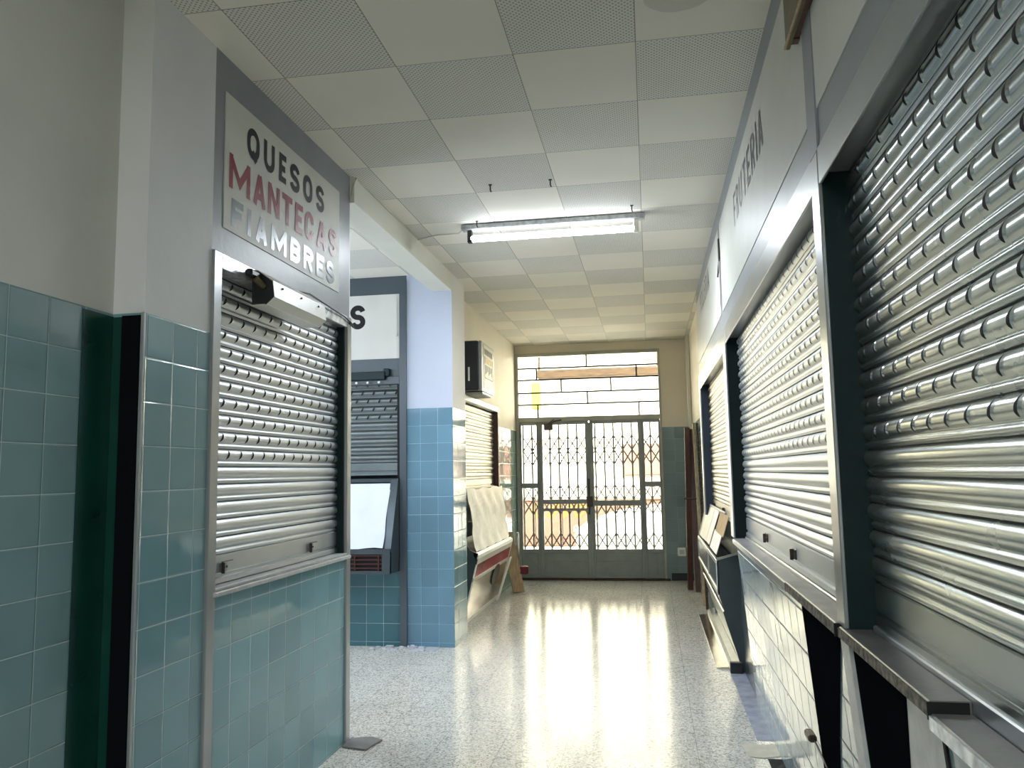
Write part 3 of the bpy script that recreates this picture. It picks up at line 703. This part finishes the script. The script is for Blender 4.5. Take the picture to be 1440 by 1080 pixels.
w.build('front_frame', 'cabinet', cb)
w = MB(); w.box(-4.4, X1 - .08, 7.615, 7.63, .775, .93)
g = w.build('grille', 'slit', cb)
w = MB()
for z in (.80, .84, .88, .92): w.box(-4.4, X1 - .08, 7.60, 7.612, z - .006, z + .006)
for x in (-2.62, -2.86, -3.10): w.box(x - .006, x + .006, 7.598, 7.614, .775, .93)
w.build('grille_slats', 'grille', g)
w = MB(); rws = []
for i in range(13):
    f = i / 12; r = []
    for j in range(13):
        g_ = j / 12; x = -3.55 + g_ * (3.55 - 2.578); y = 7.622 + f * .245; z = .99 + f * .62
        r.append((x + (.004 * math.sin(f * 9) if j == 12 else 0), y - .016 - .006 * math.sin(j * .9 + i * .7) ** 2 * 1, z + (.008 * math.sin(j * 1.3) if i == 0 else 0)))
    rws.append(r)
w.grid(rws, 0, True)
tag(w.build('paper_sheet', 'paper'), 'white paper sheet covering the sloping front of the alcove counter', 'paper')
w = MB(); w.box(-2.35, -2.1, 7.72, 7.925, 0, .006); 
for i in range(26):
    x = random.uniform(-2.75, -2.2); y = random.uniform(7.72, 7.90); r = random.uniform(.01, .04); w.box(x - r, x + r, y - r * .7, y + r * .7, 0, random.uniform(.005, .03), 0, .004)
tag(w.build('plaster_debris', 'plaster'), 'crumbled plaster on the floor at the foot of the tiled pillar', 'debris', kind='stuff')

# ---------------------------------------------------------------- far left stall
pf_ = lambda u, d, z: (-2.185 + d, 9.17 + u, z)
fr = shutter('pale roller shutter on the far left wall near the entrance', pf_, 2.03, 1.50, 2.52, 20, 1, (-2.185, 10.2, 1.5), 'galvwarm', (), .05, .12)
MB().box(-2.20, -2.10, 9.08, 9.17, 1.46, 2.62, 0, .005).build('post', 'plastic', fr)
MB().box(-2.20, -2.10, 9.08, 11.28, 2.55, 2.62, 0, .005).build('header', 'plastic', fr)
MB().box(-2.20, -2.10, 11.20, 11.28, 1.46, 2.55).build('jamb', 'wooddark', fr)

lb = thing('light_box', 'black-sided poster light box high on the far left wall', 'light box', (-2.0, 9.5, 2.65))
MB().box(-2.12, -1.92, 9.06, 9.84, 2.65, 3.23, 0, .012).build('housing', 'blackplastic', lb)
MB().box(-1.925, -1.885, 9.10, 9.84, 2.65, 3.235, 0, .008).build('front_rim', 'cabgrey', lb)
ps = MB().box(-1.886, -1.880, 9.18, 9.80, 2.68, 3.20).build('poster', 'poster', lb)
pp = lambda u, v, d: (-1.88 + d, u, v)
w = MB()
for i in range(9):
    y = 9.24 + i * .055; w.box(-1.88, -1.8785, y, y + .035, 3.09, 3.16)
for i in range(7):
    y = 9.28 + i * .062; w.box(-1.88, -1.8785, y, y + .03, 2.86 + .02 * (i % 3), 2.97)
for a, b, c, d in ((9.24, 9.25, 2.82, 3.07), (9.73, 9.74, 2.82, 3.07), (9.24, 9.74, 2.81, 2.82)): w.box(-1.88, -1.878, a, b, c, d)
w.build('poster_picture', 'posterink', ps)
MB().box(-1.88, -1.879, 9.26, 9.72, 2.99, 3.06).build('poster_patch', 'posterwarm', ps)
MB().box(-2.04, -2.02, 9.045, 9.06, 2.76, 2.92, 0, .003).build('switch_plate', 'plastic', lb)
w = MB()
w.box(-2.13, -1.90, 9.2, 9.75, 2.625, 2.645, 0, .004)
for i in range(6): w.box(-2.12, -1.90, 9.22 + i * .09, 9.235 + i * .09, 2.61, 2.626)
w.build('support_bracket', 'cabgrey', lb)

# left one
lc = thing('display_counter', 'steel display counter with red band on the far left, leaning forward', 'counter', (-2.05, 10.1, 0))
ya, yb = 8.97, 11.25
for y in (ya, yb - .02): MB().prism([(-2.155, 0), (-2.13, 0), (-1.945, .74), (-1.93, .80), (-2.02, .84), (-2.155, 1.0)], 1, y, y + .02).build('side_panel', 'cabinet', lc)
w = MB(); w.prism([(-2.15, .0), (-2.135, 0), (-1.955, .74), (-1.97, .76), (-2.15, .95)], 1, ya + .02, yb - .02); w.build('body', 'cabinet', lc)
def slope(z, off=0.): return -2.132 + (z / .74) * .187 + off
w = MB(); w.prism([(slope(.03), .03), (slope(.03, .006), .03), (slope(.50, .006), .50), (slope(.50), .50)], 1, ya + .03, yb - .03); w.build('front_panel', 'stainless', lc)
w = MB(); w.prism([(slope(.53), .53), (slope(.53, .008), .53), (slope(.68, .008), .68), (slope(.68), .68)], 1, ya + .03, yb - .03); w.build('red_band', 'redpanel', lc)
w = MB()
for za, zb_ in ((.0, .04), (.49, .53), (.68, .74)): w.prism([(slope(za), za), (slope(za, .016), za), (slope(zb_, .016), zb_), (slope(zb_), zb_)], 1, ya, yb)
w.prism([(-1.965, .74), (-1.925, .745), (-1.925, .785), (-1.95, .81), (-1.99, .80)], 1, ya, yb)
for y in (ya, yb - .03): w.prism([(slope(0), 0), (slope(0, .014), 0), (slope(.74, .014), .74), (slope(.74), .74)], 1, y, y + .03)
w.build('trim_rails', 'plastic', lc)
# sheet over it
w = MB(); rws = []
for i in range(15):
    f = i / 14; r = []
    for j in range(25):
        y = 9.02 + (11.2 - 9.02) * j / 24
        x = -1.955 - .10 * f ** .8 - .012 * math.sin(j * 1.1 + 2 * math.sin(i * .6)) * (1 - f * .3) ; r.append((x, y, .815 + f * .70 + .01 * math.sin(j * .8) * (1 if i == 14 else 0)))
    rws.append(r)
w.grid(rws, 0, True)
tag(w.build('plastic_sheet', 'marble'), 'crinkled pale plastic sheet covering the far left counter under its shutter', 'sheet')
def lean(name, m, p0, p1, wd, th, wdir, label, cat):
    """board from foot p0 to head p1; wd along wdir"""
    p0, p1 = Vector(p0), Vector(p1); a = (p1 - p0).normalized(); wv = Vector(wdir).normalized(); n = a.cross(wv).normalized()
    w = MB(); q = []
    for p in (p0, p1):
        q.append([p + wv * sx * wd / 2 + n * sy * th / 2 for sx, sy in ((-1, -1), (1, -1), (1, 1), (-1, 1))])
    w.grid(q, 0, False, True); w.face(q[0][::-1]); w.face(q[1])
    o = w.build(name, m)
    if label: tag(o, label, cat)
    return o
lean('white_board', 'marble', (-2.06, 10.75, .02), (-1.905, 10.95, .56), .14, .012, (0, 1, 0), 'narrow white board leaning on the steel counter front, far left', 'board')
w = MB(); c = Vector((-2.06, 10.1, .30)); 
for k in range(1):
    rr = []
    for a in range(20):
        an = a / 20 * 2 * math.pi; z = .40 + .13 * math.sin(an); y = 10.42 + .22 * math.cos(an); rr.append((slope(z, .0085), y, z))
    w.face(rr)
    rr2 = [(p[0] + .012, p[1], p[2]) for p in rr]; w.grid([rr, rr2], 0, True, True); w.face(rr2)
w.build('black_oval', 'blackplastic', lc)  # raised black oval on the steel front panel
lean('wooden_board', 'woodpale', (-1.90, 11.55, .012), (-2.03, 11.38, .86), .17, .03, (.85, .5, 0), 'pale wooden board leaning at the end of the far left counter', 'board')
lean('wooden_board', 'woodpale', (-1.97, 11.9, .012), (-2.06, 11.80, .62), .10, .05, (.85, .5, 0), 'short thick wooden board behind the leaning pale board, far left', 'board')
w = MB()
for r_, mi in ((.0, 0),):
    ring0 = [(-1.93 + .02 * math.cos(a / 24 * 6.283) * 0 , 11.62 + .075 * math.cos(a / 24 * 6.283), .67 + .17 * math.sin(a / 24 * 6.283)) for a in range(24)]
    ring1 = [(p[0] + .03, p[1], p[2]) for p in ring0]
    w.grid([ring0, ring1], 1, True, True); w.face(ring0, 0); w.face(ring1, 0)
w.box(-1.95, -1.91, 11.58, 11.66, 0, .52, 0)
tag(w.build('folded_stool', ['blackplastic', 'cabgrey']), 'black oval seat with chrome rim standing behind the wooden boards, far left', 'stool')
tag(MB().box(-1.90, -1.76, 11.52, 11.60, .26, .37, 0, .01).build('clamp', 'darkred'), 'dark red block clamped to the leaning pale board', 'clamp')

# ---------------------------------------------------------------- right wall
pr1 = lambda u, d, z: (.695 - d, 2.745 - u, z)
pr2 = lambda u, d, z: (.695 - d, 6.215 - u, z)
pr3 = lambda u, d, z: (.695 - d, 9.345 - u, z)
q1 = shutter('nearest right roller shutter, large dull steel slats with curved slots', pr1, 2.0, 1.20, 2.72, 5, 1, (.695, 1.8, 1.2), 'galvR', (), .075)
q2 = shutter('middle right roller shutter below the FRUTERIA lettering', pr2, 3.33, 1.205, 2.72, 5, 1, (.695, 4.5, 1.2), 'galv', (1.09, 2.05), .05, latchm=('lock', 'lock'))
q3 = shutter('farthest right roller shutter above the glass counter', pr3, 2.93, 1.23, 2.68, 17, 1, (.695, 7.9, 1.2), 'galvwarm', (.25, 1.39), .05, latchm=('lock', 'lock'))
def rframe(fr, ya, yb, zt):
    w = MB(); w.box(.59, .60, ya, yb, zt - .06, 2.765, 0, .002); w.box(.60, .69, ya, yb, zt - .02, 2.76); w.build('header', 'frame', fr)
    return fr
f1 = rframe(q1, .74, 2.75, 2.70)
f2 = rframe(q2, 2.86, 6.22, 2.70)
f3 = rframe(q3, 6.40, 9.35, 2.66)
def post(label, ya, yb, jm, top=2.758):
    p = thing('shutter_post', label, 'post', (.64, (ya + yb) / 2, 1.19))
    MB().box(.588, .602, ya, yb, 1.19, top, 0, .003).build('face_plate', 'frame', p)
    MB().box(.602, .70, ya, yb, 1.19, 2.755).build('jamb', jm, p)
post('dark green post between the nearest and middle right shutters', 2.75, 2.86, 'jamb')
post('blue-grey post between the middle and farthest right shutters', 6.22, 6.40, 'jamb')
post('slate blue post at the far end of the farthest right shutter', 9.35, 9.53, 'jambblue')
struct('trim_8', MB().box(.592, .60, 2.755, 2.895, 2.765, CEIL), 'grey', 'grey painted strip between the near and middle right signs')
# sign panels
def panel(label, ya, yb):
    s = thing('painted_sign', label, 'sign', (.6, (ya + yb) / 2, 2.9))
    MB().box(.596, .60, ya, yb, 2.905, 3.60).build('sign_board', 'sign', s)
    return s
s1 = panel('blank cream sign panel above the nearest right shutter', .74, 2.75)
s2 = panel('cream sign panel reading FRUTERIA above the middle right shutter', 2.90, 6.32)
s3 = panel('cream sign panel with dark lettering above the farthest right shutter', 6.46, 9.45)
pR = lambda u, v, d: (.596 - d, 5.275 - u, v)
word('FRUTERIA', [(.0, .115), (.165, .285), (.34, .47), (.54, .68), (.74, .86), (.92, 1.06), (1.115, 1.165), (1.21, 1.36)], 3.262, .205, .030, pR, 'ltext', s2)
pR3 = lambda u, v, d: (.596 - d, 8.80 - u, v)
word('POLLERIA', [(.0, .115), (.165, .31), (.36, .47), (.52, .63), (.69, .81), (.87, 1.01), (1.07, 1.12), (1.17, 1.32)], 3.36, .205, .030, pR3, 'ltext', s3)
w = MB(); w.box(.585, .597, 6.37, 6.41, 3.33, 3.50, 0, .003); w.tube([(.59, 6.39, 3.33), (.585, 6.50, 3.22)], .006, 6)
tag(w.build('wall_bracket', 'cable'), 'small black bracket on the grey strip right of FRUTERIA sign', 'bracket')
w = MB(); w.tube([(.59, 6.39, 3.5), (.59, 6.40, 2.95)], .004, 6); tag(w.build('cable', 'cablepale'), 'short pale cable hanging beneath the small black bracket', 'cable')
bx_ = thing('wooden_box', 'varnished olive-brown wooden box fixed high over the nearest right shutter', 'box', (.57, 2.6, 3.25))
w = MB(); w.box(.555, .57, 2.2, 3.0, 3.25, 3.66, 0, .003); w.build('front_board', 'woodolive', bx_)
w = MB(); w.box(.57, .60, 2.2, 2.96, 3.265, 3.285); w.box(.57, .60, 2.94, 2.98, 3.26, 3.65); w.build('frame', 'wooddark', bx_)
w = MB(); w.box(.552, .556, 2.74, 2.86, 3.40, 3.44); w.build('slot', 'slit', bx_)
w = MB(); w.box(.548, .556, 2.2, 3.0, 3.25, 3.262, 0, .002); w.build('edging', 'woodpale', bx_)

# leaning counter fronts
def lx(z, off=0.): return .606 + (1.15 - z) * .082 - off
def leanpoly(w, poly, off, mi=0, th=.004):
    a = [(lx(z, off), y, z) for y, z in poly]; b = [(lx(z, off - th), y, z) for y, z in poly]
    w.face(a, mi); w.face(b[::-1], mi); w.grid([a, b], mi, False, True)
w = MB(); leanpoly(w, [(.7, 0), (.7, 1.15), (6.20, 1.15), (6.20, 0)], 0, 0, .05)
struct('wall_right.002', w, T_right, 'glossy tiled counter front leaning under the right-hand sills')
struct('wall_right.003', MB().box(.72, .85, 6.20, 9.53, 0, 1.22), 'cabinet', 'dark wall behind the farthest right counter')
w = MB(); leanpoly(w, [(3.60, 1.15), (2.90, 1.15), (3.17, .74), (3.55, .1), (3.60, .02)], .006)  # flat black sheet put in place of a dark opening
tag(w.build('painted_opening', 'matteblack'), 'black wedge drawn for a dark opening under the near end of the middle sill', 'panel')
w = MB(); leanpoly(w, [(2.72, 1.15), (2.19, 1.15), (2.30, .80), (2.60, .1), (2.70, .02)], .006)  # second black sheet, drawn for the dark opening nearer the viewer
tag(w.build('painted_opening', 'matteblack'), 'black wedge drawn for a dark opening under the nearest right sill', 'panel')
w = MB(); w.tube([(.625, 3.62, .585), (.598, 3.02, .585)], .004, 6); w.box(.60, .635, 3.60, 3.70, .575, .605, 0, .008); w.box(.585, .615, 2.96, 3.05, .575, .605, 0, .008)
tag(w.build('bolt_rod', 'lock'), 'dark bolt rod across the black wedge below the middle sill', 'bolt')
w = MB(); leanpoly(w, [(2.86, 1.15), (2.75, 1.15), (2.75, .0), (2.86, .0)], .012, 0, .012)
struct('trim_9', w, 'sillwhite', 'pale post foot continuing below the sills on the right')
w = MB(); leanpoly(w, [(2.19, 1.15), (1.95, 1.15), (1.95, .0), (2.60, .0), (2.60, .1), (2.30, .8)], .004)
tag(w.build('stone_slab', 'sillwhite'), 'pale stone panel under the nearest right sill', 'panel')
w = MB(); leanpoly(w, [(1.952, 1.13), (1.935, 1.13), (1.935, 0), (1.952, 0)], .007, 0, .005)
struct('trim_10', w, 'slit', 'black joint beside the pale stone panel')

def sill(label, ya, yb, z0, z1, edge, x0=.575, m='sill'):
    t = thing('counter_sill', label, 'sill', (.63, (ya + yb) / 2, z0))
    MB().box(x0 + .004, .668, ya, yb, z0, z1, 0, .003).build('top_slab', m, t)
    MB().box(x0 - .001, .66, ya - .004, ya + .001, z0 - .004, z1 - .002).build('end_cap', 'slit', t)
    MB().box(x0, x0 + .0045, ya + .002, yb - .002, z0 + .002, z1 - .004).build('front_edge', edge, t)
    return t
sill('long grey sill under the middle right shutter', 3.83, 6.19, 1.155, 1.188, 'frame')
sill('short sill slab with broken edge at the near end of the middle shutter', 2.835, 3.83, 1.155, 1.195, 'chip', .572)
sill('dark sill slab with crumbling edge under the nearest right shutter', 1.945, 2.80, 1.155, 1.19, 'chip', m='silldark')
sill('metal-edged sill slab nearest the viewer under the right shutter', .74, 1.94, 1.13, 1.165, 'framebright', m='silldark')
for q, ya, yb in ((q1, .74, 2.74), (q2, 2.87, 6.2)):
    MB().box(.668, .70, ya, yb, 1.16, 1.205, 0, .004).build('track_rail', 'frame', q)

# floor things on the right
struct('trim_11', (lambda w: (w.face([(.60, 5.45, .002), (.72, 5.45, .002), (.72, 7.2, .002), (.60, 7.2, .002)]), w)[1])(MB()), 'bluefloor', 'blue-grey painted strip of floor along the right counter')
w = MB(); n = 9; top = []; 
pts = [(.49, 5.34), (.52, 5.14), (.60, 5.13), (.70, 5.17), (.715, 5.22), (.71, 5.38), (.6, 5.36), (.55, 5.39)]
w.prism([(p[0] - .0, p[1]) for p in pts], 2, .001, .005)
tag(w.build('card_sheet', 'card'), 'torn cream card lying on the floor by the tiled counter, lower right', 'card')
w = MB(); w.box(.62, .70, 4.6, 5.12, .001, .004); tag(w.build('gap_strip', 'slit'), 'black strip drawn for a dark gap beside the torn cream card', 'strip')  # flat black strip stands for the dark gap past the card
w = MB(); w.prism([(-1.97, 5.18), (-1.97, 5.02), (-1.80, 4.98), (-1.755, 5.17), (-1.84, 5.22)], 2, .003, .012)
tag(w.build('floor_plate', 'plate'), 'small grey plate on the floor at the cheese stall corner', 'plate')

# glass display counter, far right
rc = thing('display_counter', 'glass-fronted display counter with open slanted lid under the farthest right shutter', 'counter', (.62, 8.4, 0))
y0, y1 = 7.2, 9.9
side = [(.535, .92), (.69, .965), (.715, .965), (.735, .0), (.705, .0), (.578, .49), (.532, .66)]
for y in (y0, y1 - .02):
    w = MB(); w.prism(side, 1, y, y + .02); w.build('side_panel', 'cabinet', rc)
w = MB(); w.prism([(.55, .66), (.548, .88), (.70, .90), (.72, .02), (.71, .02), (.585, .49)], 1, y0 + .02, y1 - .02); w.build('body', 'cabinet', rc)
w = MB()
w.box(.525, .55, y0, y1, .885, .925, 0, .004); w.box(.522, .548, y0, y1, .64, .68, 0, .004)
for y in (y0, 8.25, y1 - .03): w.box(.524, .545, y, y + .03, .66, .90, 0, .003)
w.prism([(.535, .925), (.55, .925), (.70, .97), (.70, .985), (.535, .94)], 1, y0, y0 + .03)
w.build('frame', 'cabgrey', rc)
MB().box(.534, .54, y0 + .03, y1 - .03, .68, .885).build('front_glass', 'cabinet', rc)
w = MB(); w.prism([(.575, .50), (.565, .49), (.70, .03), (.712, .04)], 1, y0 + .02, y1 - .02); w.build('lower_panel', 'cabinet', rc)
w = MB(); w.prism([(.545, .935), (.553, .935), (.655, 1.30), (.647, 1.30)], 1, 9.25, y1); w.box(.64, .66, y0 + .3, y1, 1.29, 1.31, 0, .003); w.prism([(.535, .93), (.55, .93), (.658, 1.31), (.643, 1.31)], 1, y1 - .03, y1)
w.build('lid_frame', 'cabgrey', rc)
pl_ = thing('plinth', 'long steel plinth rail on the floor in front of the glass counter', 'plinth', (.56, 8.5, 0))
w = MB(); w.prism([(.50, 0), (.50, .012), (.60, .02), (.60, 0)], 1, 7.30, 9.88); w.build('base_plate', 'stainless', pl_)
w = MB(); w.prism([(.60, 0), (.60, .05), (.62, .085), (.68, .09), (.68, 0)], 1, 7.15, 9.88); w.build('rail', 'cabgrey', pl_)
MB().box(.60, .70, 7.14, 7.2, 0, .09, 0, .004).build('end_block', 'blackplastic', pl_)
# panels lying on the counter
def sheet(name, m, y0, y1, f0, f1, label, cat, off=0., skew=0.):
    def P(y, f): return (.550 + .100 * f - off, y + skew * f, .945 + .36 * f)
    w = MB(); a = [P(y0, f0), P(y1, f0), P(y1, f1), P(y0, f1)]; b = [(p[0] + .006, p[1], p[2]) for p in a]
    w.face(a); w.face(b[::-1]); w.grid([a, b], 0, False, True); tag(w.build(name, m), label, cat)
sheet('white_board', 'marble', 8.85, 9.75, 0, .98, 'white panel resting on the glass counter, farthest of the row', 'panel', .004, -.25)
sheet('white_board', 'marble', 8.35, 8.82, .02, .95, 'narrow white panel in the middle of the glass counter', 'panel', .004, -.25)
sheet('white_board', 'marble', 7.45, 8.22, .0, .48, 'short white panel at the near end of the glass counter', 'panel', .004, -.2)
sheet('cardboard_piece', 'cardboard', 7.15, 7.95, .50, .98, 'brown cardboard piece on the near end of the glass counter', 'cardboard', .02, -.15)

# planks by the far right corner
lean('wooden_plank', 'wooddark', (.505, 11.97, .0), (.545, 12.0, 2.30), .075, .05, (1, .1, 0), 'tall dark brown plank standing right of the entrance', 'plank')
lean('wooden_plank', 'wooddark', (.60, 11.75, .0), (.60, 12.2, 2.28), .07, .08, (1, 0, 0), 'dark plank leaning behind the tall brown plank', 'plank')
lean('wooden_plank', 'woodpale', (.61, 10.6, .0), (.60, 11.25, 2.32), .03, .06, (1, 0, 0), 'pale wooden batten leaning by the end of the farthest right shutter', 'plank')
lean('wooden_plank', 'oldwood', (.625, 10.3, .0), (.63, 10.95, 2.30), .03, .05, (1, 0, 0), 'brown batten leaning beside the pale batten on the right wall', 'plank')
w = MB(); w.tube([(.46, 11.93, 1.28), (.66, 11.93, 1.28)], .012, 8); tag(w.build('hinge_pin', 'lock'), 'small dark pin through the tall brown plank', 'pin')
so_ = thing('socket_box', 'white electrical socket box low on the teal end wall', 'socket', (.43, 12.92, .42))
MB().box(.37, .50, 12.89, 12.93, .37, .50, 0, .008).build('housing', 'plastic', so_)
MB().box(.40, .47, 12.884, 12.891, .40, .47, 0, .003).build('outlet', 'cabgrey', so_)

# ---------------------------------------------------------------- ceiling light
tl = thing('tube_light', 'lit fluorescent tube across the ceiling in the middle of the arcade', 'light', (-.73, 6.4, CEIL))
w = MB(); w.box(-1.48, .03, 6.36, 6.44, CEIL - .05, CEIL - .001, 0, .008); w.build('batten', 'holder', tl)
MB().tube([(-1.40, 6.40, 3.635), (-.06, 6.40, 3.635)], .027, 16).build('tube', 'tube', tl)
for x in (-1.41, -.045): MB().box(x - .02, x + .02, 6.375, 6.425, 3.60, 3.71, 0, .006).build('lamp_holder', 'blackplastic' if x < -1 else 'plastic', tl)
w = MB(); w.tube([(-1.46, 6.40, 3.73), (-1.52, 6.46, 3.71), (-1.75, 6.60, 3.75), (-1.95, 6.7, 3.75)], .006, 6)
tag(w.build('cable', 'cablepale'), 'loose cable from the ceiling beam to the fluorescent tube', 'cable')
for x, y, lab in ((-1.06, 5.50, 'small dark hook in the ceiling left of centre, before the tube'), (-.625, 5.49, 'small dark hook in the ceiling right of centre, before the tube'), (-.07, 6.18, 'small dark hook in the ceiling at the right end of the tube'), (-1.33, 6.30, 'small dark hook in the ceiling at the left end of the tube')):
    w = MB(); w.tube([(x, y, CEIL), (x, y, CEIL - .04), (x + .006, y, CEIL - .055)], .005, 6); w.box(x - .012, x + .012, y - .006, y + .006, CEIL - .006, CEIL)
    tag(w.build('ceiling_hook', 'screwdark'), lab, 'hook', 'hooks in the ceiling around the tube')

# ------------------------------------------------------------------ lights
def area(name, loc, rot, sx, sy, pw, col, portal=False, spread=None):
    l = bpy.data.lights.new(name, 'AREA'); l.shape = 'RECTANGLE'; l.size = sx; l.size_y = sy; l.energy = pw; l.color = col
    o = bpy.data.objects.new(name, l); COL.objects.link(o); o.location = loc; o.rotation_euler = rot
    if portal: l.cycles.is_portal = True
    return o
R90 = math.pi / 2
area('door_portal', (-.95, 13.12, 1.85), (-R90, 0, 0), 2.4, 3.7, 1, (1, 1, 1), True)
# light of the visible tube, then unseen fill lamps added behind the viewpoint
area('tube_lamp', (-.73, 6.40, 3.60), (0, 0, 0), 1.3, .05, 32, (.86, .93, 1.))
for y in (-1.2, -4.0): area('rear_fill', (-.7, y, 3.70), (0, 0, 0), 1.4, .2, 40, (.93, .97, 1.))
# daylight from the side hall of the alcove
area('alcove_daylight', (-5.9, 6.6, 2.0), (0, -R90, 0), 3.0, 2.2, 60, (.78, .87, 1.))
area('alcove_daylight', (-4.0, 5.2, 2.9), (R90 * .9, 0, 0), 2.4, .8, 16, (.78, .87, 1.))

W_ = bpy.data.worlds.new('sky'); S.world = W_; W_.use_nodes = True
nt = W_.node_tree; bg = nt.nodes['Background']
tcn = nt.nodes.new('ShaderNodeTexCoord'); sp = nt.nodes.new('ShaderNodeSeparateXYZ'); nt.links.new(tcn.outputs['Generated'], sp.inputs[0])
rp = nt.nodes.new('ShaderNodeValToRGB'); nt.links.new(sp.outputs[2], rp.inputs[0])
rp.color_ramp.elements[0].position = 0; rp.color_ramp.elements[0].color = (1, .82, .56, 1)
rp.color_ramp.elements[1].position = .6; rp.color_ramp.elements[1].color = (1, .93, .78, 1)
nt.links.new(rp.outputs[0], bg.inputs[0]); bg.inputs[1].default_value = 8.5

# ------------------------------------------------------------------ camera
yw, pt, rl, fpx = -1.66961925e-01, 1.08987474e-01, -1.75842824e-02, 1.13444084e+03
F = Vector((math.sin(yw) * math.cos(pt), math.cos(yw) * math.cos(pt), math.sin(pt)))
Rr = F.cross(Vector((0, 0, 1))).normalized(); Uu = Rr.cross(F)
R2 = Rr * math.cos(rl) + Uu * math.sin(rl); U2 = -Rr * math.sin(rl) + Uu * math.cos(rl)
cam = bpy.data.cameras.new('camera'); co = bpy.data.objects.new('camera', cam); COL.objects.link(co)
m3 = Matrix((R2, U2, -F)).transposed().to_4x4(); co.matrix_world = Matrix.Translation((0, 0, 1.70)) @ m3
cam.sensor_width = 36; cam.lens = fpx / 1440 * 36; cam.clip_start = .02
S.camera = co
S.view_settings.view_transform = 'Standard'
S.view_settings.exposure = 1.15
S.cycles.use_denoising = True
S.cycles.max_bounces = 10; S.cycles.diffuse_bounces = 6; S.cycles.glossy_bounces = 5; S.cycles.transparent_max_bounces = 12
S.cycles.sample_clamp_indirect = 8
S.cycles.caustics_reflective = False
